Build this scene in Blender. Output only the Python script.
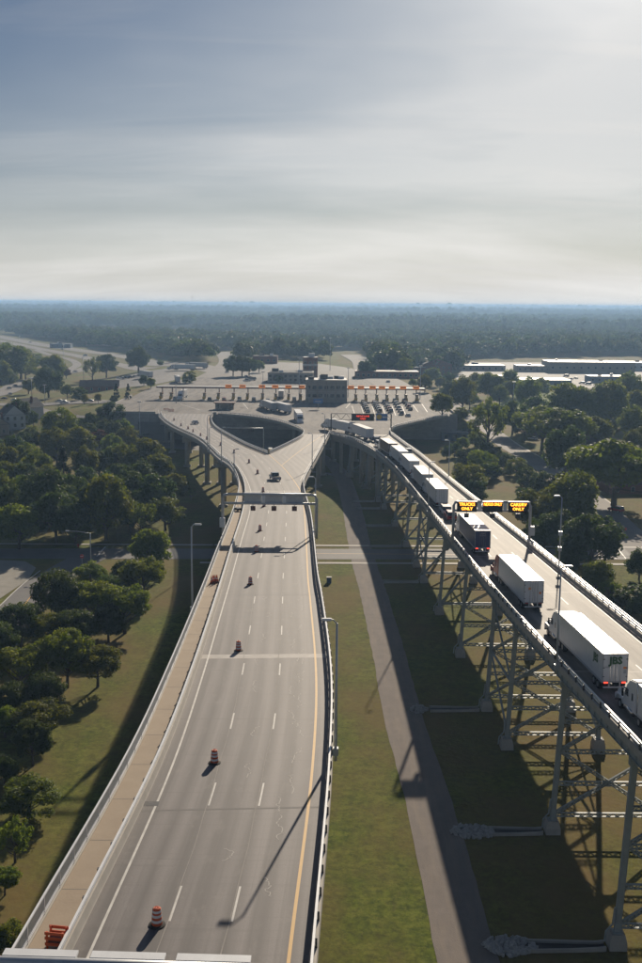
import bpy, bmesh, math, random
from mathutils import Vector, Matrix
for o in list(bpy.data.objects): bpy.data.objects.remove(o)
SC = bpy.context.scene
COL = SC.collection
rad = math.radians
# ------------------------------------------------------------------ camera
CH = 58.5; FPX = 1060.0; PITCH = math.atan(177.7/FPX); ROLL = rad(.49)
cd = bpy.data.cameras.new('camera'); cam = bpy.data.objects.new('camera', cd); COL.objects.link(cam)
cd.sensor_fit = 'VERTICAL'; cd.sensor_height = 36; cd.sensor_width = 24; cd.lens = FPX/963*36
cd.clip_start = .5; cd.clip_end = 90000
_r = Vector((1,0,0)); _f = Vector((0,math.cos(PITCH),-math.sin(PITCH))); _u = Vector((0,math.sin(PITCH),math.cos(PITCH)))
cx_ = _r*math.cos(ROLL)+_u*math.sin(ROLL); cy_ = -_r*math.sin(ROLL)+_u*math.cos(ROLL)
M3 = Matrix((cx_, cy_, -_f)).transposed().to_4x4(); M3.translation = Vector((0,0,CH)); cam.matrix_world = M3
SC.camera = cam
# ------------------------------------------------------------------ sky
SUN_EL = rad(22.5); SUN_AZ = rad(13.3)
W = bpy.data.worlds.new('World'); SC.world = W; W.use_nodes = True
nt = W.node_tree; nt.nodes.clear()
def N(t, ty, **k):
    n = t.nodes.new(ty)
    for a, b in k.items():
        if a in n.bl_rna.properties: setattr(n, a, b)
    return n
def mathn(t, op, a, b=None, clamp=False):
    n = N(t, 'ShaderNodeMath', operation=op); n.use_clamp = clamp
    for i, v in enumerate((a, b)):
        if v is None: continue
        if isinstance(v, (int, float)): n.inputs[i].default_value = v
        else: t.links.new(v, n.inputs[i])
    return n.outputs[0]
out = N(nt, 'ShaderNodeOutputWorld'); bg = N(nt, 'ShaderNodeBackground'); bg.inputs[1].default_value = .06
sky = N(nt, 'ShaderNodeTexSky', sky_type='NISHITA'); sky.sun_disc = False; sky.sun_elevation = SUN_EL; sky.sun_rotation = SUN_AZ
sky.air_density = 1.0; sky.dust_density = .7; sky.ozone_density = 1.6; sky.altitude = 100
# thin high cloud: planar-projected noise streaks over the whole dome
tc = N(nt, 'ShaderNodeTexCoord'); sp = N(nt, 'ShaderNodeSeparateXYZ'); nt.links.new(tc.outputs['Generated'], sp.inputs[0])
zz = mathn(nt, 'ADD', mathn(nt, 'MAXIMUM', sp.outputs[2], 0.0), .22)
cb = N(nt, 'ShaderNodeCombineXYZ')
nt.links.new(mathn(nt, 'DIVIDE', sp.outputs[0], zz), cb.inputs[0]); nt.links.new(mathn(nt, 'DIVIDE', sp.outputs[1], zz), cb.inputs[1])
def cloudnoise(scale, sx, sy, rz, det, rough, loc, dist=0.):
    mp = N(nt, 'ShaderNodeMapping'); mp.inputs['Scale'].default_value = (sx, sy, 1); mp.inputs['Rotation'].default_value = (0,0,rz); mp.inputs['Location'].default_value = loc
    nt.links.new(cb.outputs[0], mp.inputs[0])
    n = N(nt, 'ShaderNodeTexNoise'); n.inputs['Scale'].default_value = scale; n.inputs['Detail'].default_value = det; n.inputs['Roughness'].default_value = rough; n.inputs['Distortion'].default_value = dist
    nt.links.new(mp.outputs[0], n.inputs['Vector']); return n.outputs[0]
def ramp(t, fac, stops):
    r = N(t, 'ShaderNodeValToRGB'); e = r.color_ramp.elements
    while len(e) < len(stops): e.new(.5)
    for i, (p, c) in enumerate(stops): e[i].position = p; e[i].color = (*c, 1) if isinstance(c, tuple) else (c, c, c, 1)
    t.links.new(fac, r.inputs[0]); return r.outputs[0]
BIGLOC = (3.3, .3, 3.)
big = cloudnoise(.75, .5, 1.15, rad(-20), 5, .55, BIGLOC, .3)
streak = cloudnoise(1.7, .35, 2.0, rad(-14), 8, .62, (1.7, 3.3, 0), .7)
bigm = ramp(nt, big, [(.40, 0.0), (.62, 1.0)])
strm = ramp(nt, streak, [(.50, 0.0), (.78, .7)])
# thin cloud, densest round the sun and, seen edge-on, towards the horizon
dt = N(nt, 'ShaderNodeVectorMath', operation='DOT_PRODUCT'); nt.links.new(tc.outputs['Generated'], dt.inputs[0])
dt.inputs[1].default_value = (math.sin(SUN_AZ)*math.cos(SUN_EL), math.cos(SUN_AZ)*math.cos(SUN_EL), math.sin(SUN_EL))
dp = mathn(nt, 'MAXIMUM', dt.outputs['Value'], 0.0)
near = mathn(nt, 'POWER', dp, 15.0); aur = mathn(nt, 'POWER', dp, 150.0)
hz = mathn(nt, 'POWER', mathn(nt, 'SUBTRACT', 1.0, mathn(nt, 'MAXIMUM', sp.outputs[2], 0.0), True), 10.5)
cov = mathn(nt, 'ADD', mathn(nt, 'MULTIPLY', bigm, mathn(nt, 'ADD', mathn(nt, 'MULTIPLY', near, .66), .02)), mathn(nt, 'MULTIPLY', strm, .26))
cov = mathn(nt, 'ADD', cov, mathn(nt, 'MULTIPLY', hz, .95))
cov = mathn(nt, 'ADD', cov, mathn(nt, 'MULTIPLY', near, .22), True)
bright = mathn(nt, 'ADD', mathn(nt, 'ADD', mathn(nt, 'ADD', 9.6, mathn(nt, 'MULTIPLY', hz, 1.6)), mathn(nt, 'MULTIPLY', mathn(nt, 'SUBTRACT', bigm, .5), 3.0)), mathn(nt, 'MULTIPLY', aur, 9.0))
cmul = N(nt, 'ShaderNodeVectorMath', operation='SCALE'); cmul.inputs[0].default_value = (1.0, .978, .945); nt.links.new(bright, cmul.inputs['Scale'])
mx = N(nt, 'ShaderNodeMix', data_type='RGBA'); nt.links.new(mathn(nt, 'MULTIPLY', cov, .97), mx.inputs[0])
veil = N(nt, 'ShaderNodeVectorMath', operation='MULTIPLY'); veil.inputs[1].default_value = (.33,.42,.54); nt.links.new(sky.outputs[0], veil.inputs[0]); nt.links.new(veil.outputs[0], mx.inputs[6])
nt.links.new(cmul.outputs[0], mx.inputs[7])
nt.links.new(mx.outputs[2], bg.inputs[0]); nt.links.new(bg.outputs[0], out.inputs[0])
# ------------------------------------------------------------------ sun, exposure
sd = bpy.data.lights.new('sun', 'SUN'); sd.energy = 4.9; sd.angle = rad(.6); sd.color = (1.0, .86, .68)
so = bpy.data.objects.new('sun', sd); COL.objects.link(so); so.location = (0, 0, 200)
SV = Vector((math.sin(SUN_AZ)*math.cos(SUN_EL), math.cos(SUN_AZ)*math.cos(SUN_EL), math.sin(SUN_EL)))
so.rotation_mode = 'QUATERNION'; so.rotation_quaternion = SV.to_track_quat('Z', 'Y')
SC.view_settings.view_transform = 'Standard'; SC.view_settings.look = 'None'; SC.view_settings.exposure = 0.22; SC.view_settings.gamma = 1
SC.render.engine = 'CYCLES'; SC.cycles.max_bounces = 6; SC.cycles.transparent_max_bounces = 8; SC.cycles.volume_bounces = 0
SC.cycles.sample_clamp_indirect = 6

# ------------------------------------------------------------------ helpers
random.seed(7)
def tag(o, label=None, cat=None, group=None, kind=None):
    if label: o['label'] = label
    if cat: o['category'] = cat
    if group: o['group'] = group
    if kind: o['kind'] = kind
    return o
def empty(name, loc=(0,0,0), rz=0, rx=0, label=None, cat=None, group=None):
    o = bpy.data.objects.new(name, None); COL.objects.link(o); o.empty_display_size = .3
    o.location = loc; o.rotation_euler = (rx, 0, rz)
    return tag(o, label, cat, group)
def put(name, me, parent=None, loc=(0,0,0), rot=(0,0,0), scale=None):
    o = bpy.data.objects.new(name, me); COL.objects.link(o)
    if parent: o.parent = parent
    o.location = loc; o.rotation_euler = rot
    if scale: o.scale = scale
    return o
def copy_tree(o, parent=None):
    c = o.copy(); COL.objects.link(c); c.parent = parent
    for ch in list(o.children): copy_tree(ch, c)
    return c
class MB:
    def __init__(s): s.v = []; s.f = []; s.uv = None
    def add(s, vs, fs):
        b = len(s.v); s.v += [tuple(p) for p in vs]; s.f += [tuple(i+b for i in f) for f in fs]; return s
    def box(s, c, d, rz=0):
        x, y, z = d[0]/2, d[1]/2, d[2]/2; cs, sn = math.cos(rz), math.sin(rz)
        P = [(-x,-y,-z),(x,-y,-z),(x,y,-z),(-x,y,-z),(-x,-y,z),(x,-y,z),(x,y,z),(-x,y,z)]
        return s.add([(c[0]+p[0]*cs-p[1]*sn, c[1]+p[0]*sn+p[1]*cs, c[2]+p[2]) for p in P],
                     [(0,3,2,1),(4,5,6,7),(0,1,5,4),(1,2,6,5),(2,3,7,6),(3,0,4,7)])
    def bx(s, x0, x1, y0, y1, z0, z1): return s.box(((x0+x1)/2,(y0+y1)/2,(z0+z1)/2), (abs(x1-x0),abs(y1-y0),abs(z1-z0)))
    def beam(s, a, b, w, h=None, up=(0,0,1)):
        a = Vector(a); b = Vector(b); h = h or w; d = (b-a).normalized(); u = Vector(up)
        if abs(d.dot(u)) > .98: u = Vector((0,1,0))
        r = d.cross(u).normalized(); u = r.cross(d)
        vs = [p+r*(i*w/2)+u*(j*h/2) for p in (a, b) for i, j in ((-1,-1),(1,-1),(1,1),(-1,1))]
        return s.add(vs, [(0,1,2,3),(7,6,5,4),(0,4,5,1),(1,5,6,2),(2,6,7,3),(3,7,4,0)])
    def tube(s, pts, r, n=8, r2=None):
        pts = [Vector(p) for p in pts]; rings = []
        for i, p in enumerate(pts):
            d = (pts[min(i+1,len(pts)-1)]-pts[max(i-1,0)]).normalized()
            u = Vector((0,0,1)) if abs(d.z) < .95 else Vector((0,1,0))
            a = d.cross(u).normalized(); b = a.cross(d)
            rr = r if r2 is None else r+(r2-r)*i/(len(pts)-1)
            rings.append([p+a*(math.cos(2*math.pi*k/n)*rr)+b*(math.sin(2*math.pi*k/n)*rr) for k in range(n)])
        vs = [q for g in rings for q in g]; fs = []
        for i in range(len(pts)-1):
            for k in range(n): fs.append((i*n+k, i*n+(k+1)%n, (i+1)*n+(k+1)%n, (i+1)*n+k))
        fs.append(tuple(range(n))[::-1]); fs.append(tuple((len(pts)-1)*n+k for k in range(n)))
        return s.add(vs, fs)
    def cyl(s, c, r, h, n=12, r2=None): return s.tube([c, (c[0],c[1],c[2]+h)], r, n, r2)
    def cylx(s, c, r, w, n=14): return s.tube([(c[0]-w/2,c[1],c[2]), (c[0]+w/2,c[1],c[2])], r, n)
    def prism_x(s, prof, x0, x1):       # profile in (y, z), extruded along x
        n = len(prof); vs = [(x0,p[0],p[1]) for p in prof]+[(x1,p[0],p[1]) for p in prof]
        fs = [tuple(range(n)), tuple(range(2*n-1, n-1, -1))]+[(i, i+n, (i+1)%n+n, (i+1)%n) for i in range(n)]
        return s.add(vs, fs)
    def prism_z(s, prof, z0, z1):
        n = len(prof); vs = [(p[0],p[1],z0) for p in prof]+[(p[0],p[1],z1) for p in prof]
        fs = [tuple(range(n-1,-1,-1)), tuple(range(n, 2*n))]+[(i, (i+1)%n, (i+1)%n+n, i+n) for i in range(n)]
        return s.add(vs, fs)
    def sweep(s, path, prof, closed=True):   # prof: (offset to the right of travel, z)
        path = [Vector(p) for p in path]; n = len(prof); vs = []
        for i, p in enumerate(path):
            d = path[min(i+1,len(path)-1)]-path[max(i-1,0)]; r = Vector((d.y,-d.x,0)).normalized()
            vs += [p+r*o+Vector((0,0,z)) for o, z in prof]
        fs = []
        for i in range(len(path)-1):
            for k in range(n if closed else n-1):
                fs.append((i*n+k, i*n+(k+1)%n, (i+1)*n+(k+1)%n, (i+1)*n+k))
        if closed: fs += [tuple(range(n))[::-1], tuple((len(path)-1)*n+k for k in range(n))]
        return s.add(vs, fs)
    def mesh(s, name, mat, smooth=False, fix=True):
        me = bpy.data.meshes.new(name); me.from_pydata(s.v, [], s.f)
        if fix:
            bm = bmesh.new(); bm.from_mesh(me); bmesh.ops.recalc_face_normals(bm, faces=bm.faces); bm.to_mesh(me); bm.free()
        me.materials.append(mat)
        if smooth:
            me.polygons.foreach_set('use_smooth', [True]*len(me.polygons))
        me.update(); return me
    def build(s, name, mat, parent=None, smooth=False, **k): return put(name, s.mesh(name, mat, smooth), parent, **k)
def bevel(o_or_me, w, seg=2):
    me = o_or_me.data if hasattr(o_or_me, 'data') else o_or_me
    bm = bmesh.new(); bm.from_mesh(me)
    bmesh.ops.bevel(bm, geom=[e for e in bm.edges if len(e.link_faces) == 2 and e.calc_face_angle(0) > .4], offset=w, segments=seg, affect='EDGES', clamp_overlap=True)
    bm.to_mesh(me); bm.free(); return o_or_me
def hcurve(pts):                         # smooth curve through (t, value) points
    ts = [p[0] for p in pts]; vs = [p[1] for p in pts]; n = len(pts); m = []
    for i in range(n):
        a, b = max(i-1,0), min(i+1,n-1); m.append((vs[b]-vs[a])/(ts[b]-ts[a]))
    def f(t):
        if t <= ts[0]: return vs[0]+m[0]*(t-ts[0])
        if t >= ts[-1]: return vs[-1]+m[-1]*(t-ts[-1])
        i = 0
        while ts[i+1] < t: i += 1
        h = ts[i+1]-ts[i]; u = (t-ts[i])/h
        return (2*u**3-3*u*u+1)*vs[i]+(u**3-2*u*u+u)*h*m[i]+(-2*u**3+3*u*u)*vs[i+1]+(u**3-u*u)*h*m[i+1]
    return f
def sstep(a, b, x):
    t = max(0., min(1., (x-a)/(b-a))); return t*t*(3-2*t)
def ray(x, y):                           # direction of a point of the photograph (642 x 963)
    u = x-321; v = y-481.5; c, s = math.cos(ROLL), math.sin(ROLL); u, v = u*c+v*s, -u*s+v*c
    return Vector((u/FPX, math.cos(PITCH)-v/FPX*math.sin(PITCH), -math.sin(PITCH)-v/FPX*math.cos(PITCH)))
def proj(p):
    z = p[2]-CH; dep = p[1]*math.cos(PITCH)-z*math.sin(PITCH); up = p[1]*math.sin(PITCH)+z*math.cos(PITCH)
    u = p[0]/dep*FPX; v = -up/dep*FPX; c, s = math.cos(ROLL), math.sin(ROLL)
    return 321+u*c-v*s, 481.5+u*s+v*c, dep
def atY(x, y, Y):
    d = ray(x, y); return Vector((0,0,CH))+d*(Y/d.y)
def onp(x, y, f, off=0.):                # first hit with a surface whose height is f(Y)
    d = ray(x, y); Y = 15.
    while Y < 900:
        if CH+d.z*Y/d.y <= f(Y)+off: break
        Y += .2
    return Vector((d.x*Y/d.y, Y, f(Y)))
PZ = 10.4                                # height of the plaza
def terr(X, Y):
    if Y < 415: return 0.
    if X < -98: sx = 1-sstep(0, 85, -98-X); sy = sstep(415, 490, Y)
    elif X > 59: sx = 1-sstep(0, 16, X-59); sy = sstep(464.4, 465.2, Y)
    else: sx = 1.; sy = sstep(464.4, 465.2, Y)
    return (PZ-.35)*sx*sy*(1-sstep(780, 1390, Y))
def onterr(x, y, off=0.):
    d = ray(x, y); Y = 20.
    while Y < 30000:
        X = d.x*Y/d.y
        if CH+d.z*Y/d.y <= terr(X, Y)+off: break
        Y += max(.25, Y*.001)
    return Vector((X, Y, terr(X, Y)))

# ------------------------------------------------------------------ materials
MATS = {}
def mat(name, c1, c2=None, scale=1., rough=.8, metal=0., bump=0., bscale=None, stretch=(1,1,1), spec=.5, detail=5., mid=.5, width=.25, extra=None, coord='Object'):
    if name in MATS: return MATS[name]
    m = bpy.data.materials.new(name); m.use_nodes = True; t = m.node_tree; p = t.nodes['Principled BSDF']
    p.inputs['Roughness'].default_value = rough; p.inputs['Metallic'].default_value = metal; p.inputs['Specular IOR Level'].default_value = spec
    if c2 is None: c2 = tuple(v*.82 for v in c1)
    co = N(t, 'ShaderNodeTexCoord'); mp = N(t, 'ShaderNodeMapping'); mp.inputs['Scale'].default_value = stretch; t.links.new(co.outputs[coord], mp.inputs[0])
    n = N(t, 'ShaderNodeTexNoise'); n.inputs['Scale'].default_value = scale; n.inputs['Detail'].default_value = detail; n.inputs['Roughness'].default_value = .6
    t.links.new(mp.outputs[0], n.inputs['Vector'])
    col = ramp(t, n.outputs[0], [(mid-width, c1), (mid+width, c2)])
    if extra: col = extra(t, co, col)
    t.links.new(col, p.inputs['Base Color'])
    if bump:
        n2 = N(t, 'ShaderNodeTexNoise'); n2.inputs['Scale'].default_value = bscale or scale*4; n2.inputs['Detail'].default_value = 4
        t.links.new(mp.outputs[0], n2.inputs['Vector'])
        b = N(t, 'ShaderNodeBump'); b.inputs['Strength'].default_value = bump; b.inputs['Distance'].default_value = .05
        t.links.new(n2.outputs[0], b.inputs['Height']); t.links.new(b.outputs[0], p.inputs['Normal'])
    MATS[name] = m; return m
def mixc(t, fac, a, b, mode='MIX'):
    x = N(t, 'ShaderNodeMix', data_type='RGBA', blend_type=mode)
    if isinstance(fac, float): x.inputs[0].default_value = fac
    else: t.links.new(fac, x.inputs[0])
    for i, c in ((6, a), (7, b)):
        if isinstance(c, tuple): x.inputs[i].default_value = (*c, 1)
        else: t.links.new(c, x.inputs[i])
    return x.outputs[2]
def noise(t, vec, scale, det=4., stretch=(1,1,1), rough=.6, loc=(0,0,0)):
    mp = N(t, 'ShaderNodeMapping'); mp.inputs['Scale'].default_value = stretch; mp.inputs['Location'].default_value = loc; t.links.new(vec, mp.inputs[0])
    n = N(t, 'ShaderNodeTexNoise'); n.inputs['Scale'].default_value = scale; n.inputs['Detail'].default_value = det; n.inputs['Roughness'].default_value = rough
    t.links.new(mp.outputs[0], n.inputs['Vector']); return n.outputs[0]
def emit(name, col, s):
    if name in MATS: return MATS[name]
    m = bpy.data.materials.new(name); m.use_nodes = True; p = m.node_tree.nodes['Principled BSDF']
    p.inputs['Base Color'].default_value = (*[c*.4 for c in col], 1); p.inputs['Emission Color'].default_value = (*col, 1); p.inputs['Emission Strength'].default_value = s
    MATS[name] = m; return m
def grass_extra(t, co, col):
    v = co.outputs['Object']
    fine = noise(t, v, 1.1, 9, (1,1,1), .85); col = mixc(t, ramp(t, fine, [(.43, .0), (.58, .9)]), col, (.040,.058,.008))
    hi = noise(t, v, .5, 7, (1,1,1), .8, (8,3,1)); col = mixc(t, ramp(t, hi, [(.50, .0), (.62, .65)]), col, (.20,.215,.035))
    dry = noise(t, v, .045, 5, (1.3,.8,1), .6, (4,9,0)); sx = N(t, 'ShaderNodeSeparateXYZ'); t.links.new(v, sx.inputs[0])
    # worn, drier turf under and beside the trestle, lusher between the service road and the bridge
    xm = N(t, 'ShaderNodeMapRange', interpolation_type='SMOOTHSTEP'); xm.inputs[1].default_value = 12; xm.inputs[2].default_value = 20; t.links.new(sx.outputs[0], xm.inputs[0])
    xl = N(t, 'ShaderNodeMapRange', interpolation_type='SMOOTHSTEP'); xl.inputs[1].default_value = -2; xl.inputs[2].default_value = -30; t.links.new(sx.outputs[0], xl.inputs[0])
    dm = mathn(t, 'ADD', ramp(t, dry, [(.36, .0), (.62, .8)]), mathn(t, 'ADD', mathn(t, 'MULTIPLY', xm.outputs[0], .26), mathn(t, 'MULTIPLY', xl.outputs[0], .15)), True)
    dm = mathn(t, 'SUBTRACT', dm, .12, True)
    col = mixc(t, dm, col, (.175,.118,.045))
    bare = noise(t, v, .35, 6, (1,1,1), .7, (2,5,0)); col = mixc(t, ramp(t, bare, [(.60, .0), (.80, .6)]), col, (.21,.15,.07))
    return col
M_grass = mat('grass', (.098,.135,.012), (.150,.172,.022), .12, .95, bump=1.0, bscale=1.6, spec=.1, extra=grass_extra)
def asphalt_extra(t, co, col):
    uv = co.outputs['UV']; sx = N(t, 'ShaderNodeSeparateXYZ'); t.links.new(uv, sx.inputs[0])
    wob = noise(t, uv, 1.0, 3, (.1,.02,1), .5); lc = mathn(t, 'ADD', mathn(t, 'DIVIDE', sx.outputs[0], 3.64), mathn(t, 'MULTIPLY', mathn(t, 'SUBTRACT', wob, .5), .22))
    tr = mathn(t, 'ABSOLUTE', mathn(t, 'SINE', mathn(t, 'MULTIPLY', lc, 2*math.pi)))            # two wheel tracks in every lane
    tr = mathn(t, 'POWER', tr, 1.6); worn = ramp(t, noise(t, uv, 1.0, 4, (.35,.010,1), .55, (1,4,0)), [(.36, .35), (.58, 1.0)])
    col = mixc(t, mathn(t, 'MULTIPLY', mathn(t, 'MULTIPLY', tr, worn), .95), col, (.225,.206,.204))
    s2 = noise(t, uv, 1.0, 6, (1.5,.022,1), .6, (7,2,0)); col = mixc(t, ramp(t, s2, [(.47, .0), (.70, .75)]), col, (.062,.057,.058))
    s3 = noise(t, uv, .8, 6, (1,.45,1), .7, (3,8,0)); col = mixc(t, ramp(t, s3, [(.54, .0), (.70, .45)]), col, (.22,.20,.19))
    s5 = noise(t, uv, 1.0, 2, (.05,1.7,1), .5, (2,3,0)); col = mixc(t, ramp(t, s5, [(.56, .0), (.72, .28)]), col, (.07,.065,.065))
    s4 = noise(t, uv, 9, 4, (1,1,1), .8); col = mixc(t, ramp(t, s4, [(.35, .0), (.75, .45)]), col, (.06,.056,.056))
    return col
M_asph = mat('worn_asphalt', (.086,.078,.080), (.112,.102,.103), .25, .66, bump=.10, bscale=9, spec=.4, extra=asphalt_extra, coord='UV')
def deckconc_extra(t, co, col):
    uv = co.outputs['UV']
    s1 = noise(t, uv, 1.0, 5, (.9,.012,1), .55); col = mixc(t, ramp(t, s1, [(.40, .0), (.60, .85)]), col, (.105,.096,.088))
    s2 = noise(t, uv, 1.0, 6, (.7,.09,1), .7, (7,2,0)); col = mixc(t, ramp(t, s2, [(.48, .0), (.66, .75)]), col, (.085,.078,.072))
    return col
M_deckconc = mat('worn_deck_concrete', (.27,.25,.225), (.21,.195,.175), .4, .70, bump=.2, bscale=7, spec=.34, extra=deckconc_extra, coord='UV')
M_plaza = mat('plaza_concrete', (.235,.215,.195), (.17,.155,.143), .05, .85, spec=.2, bump=.2, bscale=3, extra=lambda t, co, c: mixc(t, ramp(t, noise(t, co.outputs['Object'], .30, 7, (1,.12,1), .7), [(.44, .0), (.62, .8)]), c, (.105,.096,.09)))
M_conc = mat('concrete', (.42,.40,.365), (.32,.305,.28), .6, .85, bump=.2, bscale=5)
M_walk = mat('sidewalk_concrete', (.36,.29,.215), (.30,.235,.17), .5, .85, bump=.2, bscale=6)
M_para = mat('parapet_concrete', (.46,.43,.39), (.36,.34,.30), .8, .8)
M_wpaint = mat('white_line_paint', (.62,.61,.58), (.40,.39,.37), 1.6, .6)
M_ypaint = mat('yellow_line_paint', (.60,.33,.06), (.50,.30,.08), 1.6, .6)
M_galv = mat('galvanised_steel', (.56,.58,.60), (.44,.46,.48), 2., .45, metal=.25)
M_railw = mat('white_rail_steel', (.78,.80,.82), (.66,.68,.70), 2., .4)
M_steel = mat('grey_green_bridge_steel', (.36,.40,.41), (.26,.29,.30), .8, .62, metal=.05, spec=.35)
M_dark = mat('dark_steel', (.05,.05,.055), (.03,.03,.035), 2., .5, metal=.3)
M_rust = mat('rust_brown_paint', (.16,.055,.035), (.11,.04,.03), .8, .6)
M_road = mat('road_asphalt', (.15,.145,.14), (.115,.11,.108), .3, .8, bump=.2, bscale=6, extra=lambda t, co, c: mixc(t, ramp(t, noise(t, co.outputs['Object'], .15, 6, (1,1,1), .65, (3,1,0)), [(.45, .0), (.7, .5)]), c, (.09,.088,.088)))
M_gravel = mat('service_road_gravel', (.215,.185,.168), (.165,.142,.128), .5, .95, bump=.6, bscale=8, extra=lambda t, co, c: mixc(t, ramp(t, noise(t, co.outputs['Object'], .8, 6, (1,.12,1), .65), [(.45, .0), (.68, .55)]), c, (.27,.225,.18)))
M_hwy = mat('highway_concrete', (.26,.24,.22), (.19,.175,.165), .08, .85, spec=.2)
M_lot = mat('parking_lot_asphalt', (.20,.19,.178), (.14,.132,.125), .06, .8, spec=.25)
M_glass = mat('dark_glass', (.03,.04,.05), (.02,.025,.03), 3., .12, spec=.7)
M_tyre = mat('tyre_rubber', (.02,.02,.02), (.03,.03,.03), 5., .85)
M_rim = mat('wheel_rim', (.5,.5,.5), (.4,.4,.4), 5., .35, metal=.6)
M_red = mat('red_lens', (.45,.02,.015), (.35,.02,.015), 5., .3)
M_redlit = emit('lit_brake_lens', (1., .06, .03), 2.2)
M_orange = mat('orange_plastic', (.62,.10,.02), (.50,.08,.02), 5., .5)
M_white = mat('white_paint', (.72,.72,.71), (.64,.64,.63), .6, .38)
M_black = mat('black_plastic', (.018,.018,.02), (.03,.03,.03), 5., .8, spec=.2)
M_yellow = mat('yellow_paint', (.60,.42,.04), (.5,.34,.03), 3., .5)
M_led = emit('orange_led', (1., .30, .02), 5.)
M_ledred = emit('red_led', (1., .06, .02), 1.5)
M_bark = mat('bark', (.07,.052,.038), (.045,.034,.026), 3., .95, bump=.8, bscale=12, stretch=(1,1,.25))
M_blue = mat('blue_sign', (.03,.16,.42), (.03,.14,.38), 2., .4)
M_orsign = mat('orange_sign', (.85,.26,.03), (.75,.22,.03), 2., .45); M_orlit = emit('lit_orange_lane_sign', (1., .30, .04), .38)
M_rock = mat('riprap_stone', (.48,.47,.45), (.30,.29,.28), 3.5, .95)
# ------------------------------------------------------------------ ground and roads
def axis(dense0, dense1, step, lo, hi, grow=1.22):
    a = []; x = dense0
    while x <= dense1+1e-6: a.append(x); x += step
    s = step; x = a[-1]
    while x < hi: s *= grow; x += s; a.append(x)
    s = step; x = a[0]; pre = []
    while x > lo: s *= grow; x -= s; pre.append(x)
    return pre[::-1]+a
gx = sorted(set([round(v,3) for v in axis(-200, 140, 8, -42000, 42000)]+[-98,-97.9,58.9,59,63,67,71,75]))
gy = sorted(set([round(v,3) for v in axis(-60, 860, 8, -4000, 44000, 1.15)]+[464.4,464.6,464.8,465.0,465.2,465.3]))
m = MB(); nx = len(gx)
m.v = [(x, y, terr(x, y)) for y in gy for x in gx]
m.f = [(j*nx+i, j*nx+i+1, (j+1)*nx+i+1, (j+1)*nx+i) for j in range(len(gy)-1) for i in range(nx-1)]
me = m.mesh('ground', M_grass, True, fix=False); tag(put('ground', me), kind='structure')
def smooth_path(P, step=6.):
    P = [Vector(p) for p in P]; d = [0.]
    for a, b in zip(P, P[1:]): d.append(d[-1]+(b-a).length)
    fx = hcurve([(t, p.x) for t, p in zip(d, P)]); fy = hcurve([(t, p.y) for t, p in zip(d, P)])
    n = max(2, int(d[-1]/step)); return [Vector((fx(d[-1]*i/n), fy(d[-1]*i/n), 0)) for i in range(n+1)]
def ribbon(name, pts, width, mt, off, step=6., across=4, parent=None, wobble=0.):
    path = smooth_path(pts, step); mb = MB(); k = across+1
    for i, p in enumerate(path):
        d = path[min(i+1,len(path)-1)]-path[max(i-1,0)]; r = Vector((d.y,-d.x,0)).normalized()
        wl = width/2+wobble*random.uniform(-1,1); wr = width/2+wobble*random.uniform(-1,1)
        for j in range(k):
            u = -wl+(wl+wr)*j/across; q = p+r*u; mb.v.append((q.x, q.y, terr(q.x, q.y)+off))
    mb.f = [(i*k+j, i*k+j+1, (i+1)*k+j+1, (i+1)*k+j) for i in range(len(path)-1) for j in range(across)]
    me = mb.mesh(name, mt, fix=False)
    if me.polygons and me.polygons[0].normal.z < 0: me.flip_normals()
    o = put(name, me, parent)
    if parent is None: tag(o, kind='structure')
    return o
def T2(L): return [onterr(x, y) for x, y in L]
def drape(name, poly, mt, off, step=8.):
    ys = [p.y for p in poly]; y0, y1 = min(ys), max(ys); n = max(2, int((y1-y0)/step)); mb = MB(); K = 8
    for i in range(n+1):
        y = y0+(y1-y0)*min(max(i/n, .0005), .9995); xs = []
        for a, b in zip(poly, poly[1:]+poly[:1]):
            if (a.y-y)*(b.y-y) < 0: xs.append(a.x+(b.x-a.x)*(y-a.y)/(b.y-a.y))
        xa, xb = min(xs), max(xs)
        for j in range(K+1): x = xa+(xb-xa)*j/K; mb.v.append((x, y, terr(x, y)+off))
    mb.f = [(i*(K+1)+j, i*(K+1)+j+1, (i+1)*(K+1)+j+1, (i+1)*(K+1)+j) for i in range(n) for j in range(K)]
    return tag(put(name, mb.mesh(name, mt, fix=False)), kind='structure')
cross = ribbon('cross_road', T2([(-210,552),(0,553.5),(150,553.8),(340,554.2),(500,554.2),(700,555)]), 10.6, M_road, .05, 8)
MB().bx(-24, 200, 245.3, 245.5, .054, .058).build('centre_line', M_ypaint, cross)
ribbon('footpath', T2([(214,545.3),(340,546),(700,548)]), 1.5, M_para, .09, 10, 1)
ribbon('footpath', T2([(200,563),(340,563.4),(700,565)]), 1.5, M_para, .09, 10, 1)
ribbon('footpath', T2([(-100,543.5),(213,545.3)]), 1.3, M_para, .09, 10, 1)
side = ribbon('side_road', T2([(108,549),(84,560),(60,574),(36,591),(19,612),(-8,645),(-45,690)]), 8.5, M_road, .06, 4)
ribbon('centre_line', T2([(46,583),(36,591),(19,612),(-8,645)]), .25, M_ypaint, .066, 3, 1, side)
ribbon('edge_line', T2([(40,571),(20,587),(2,604),(-30,635)]), .3, M_wpaint, .066, 3, 1, side)
MB().bx(-52.3,-51.9,240.6,250.4,.060,.064).build('stop_line', M_wpaint, cross)
drape('concrete_apron', T2([(-30,559),(22,560),(36,568),(28,580),(-6,603),(-40,606)]), mat('old_apron_concrete', (.33,.305,.265), (.22,.21,.17), .25, .9), .07, 2)
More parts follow.
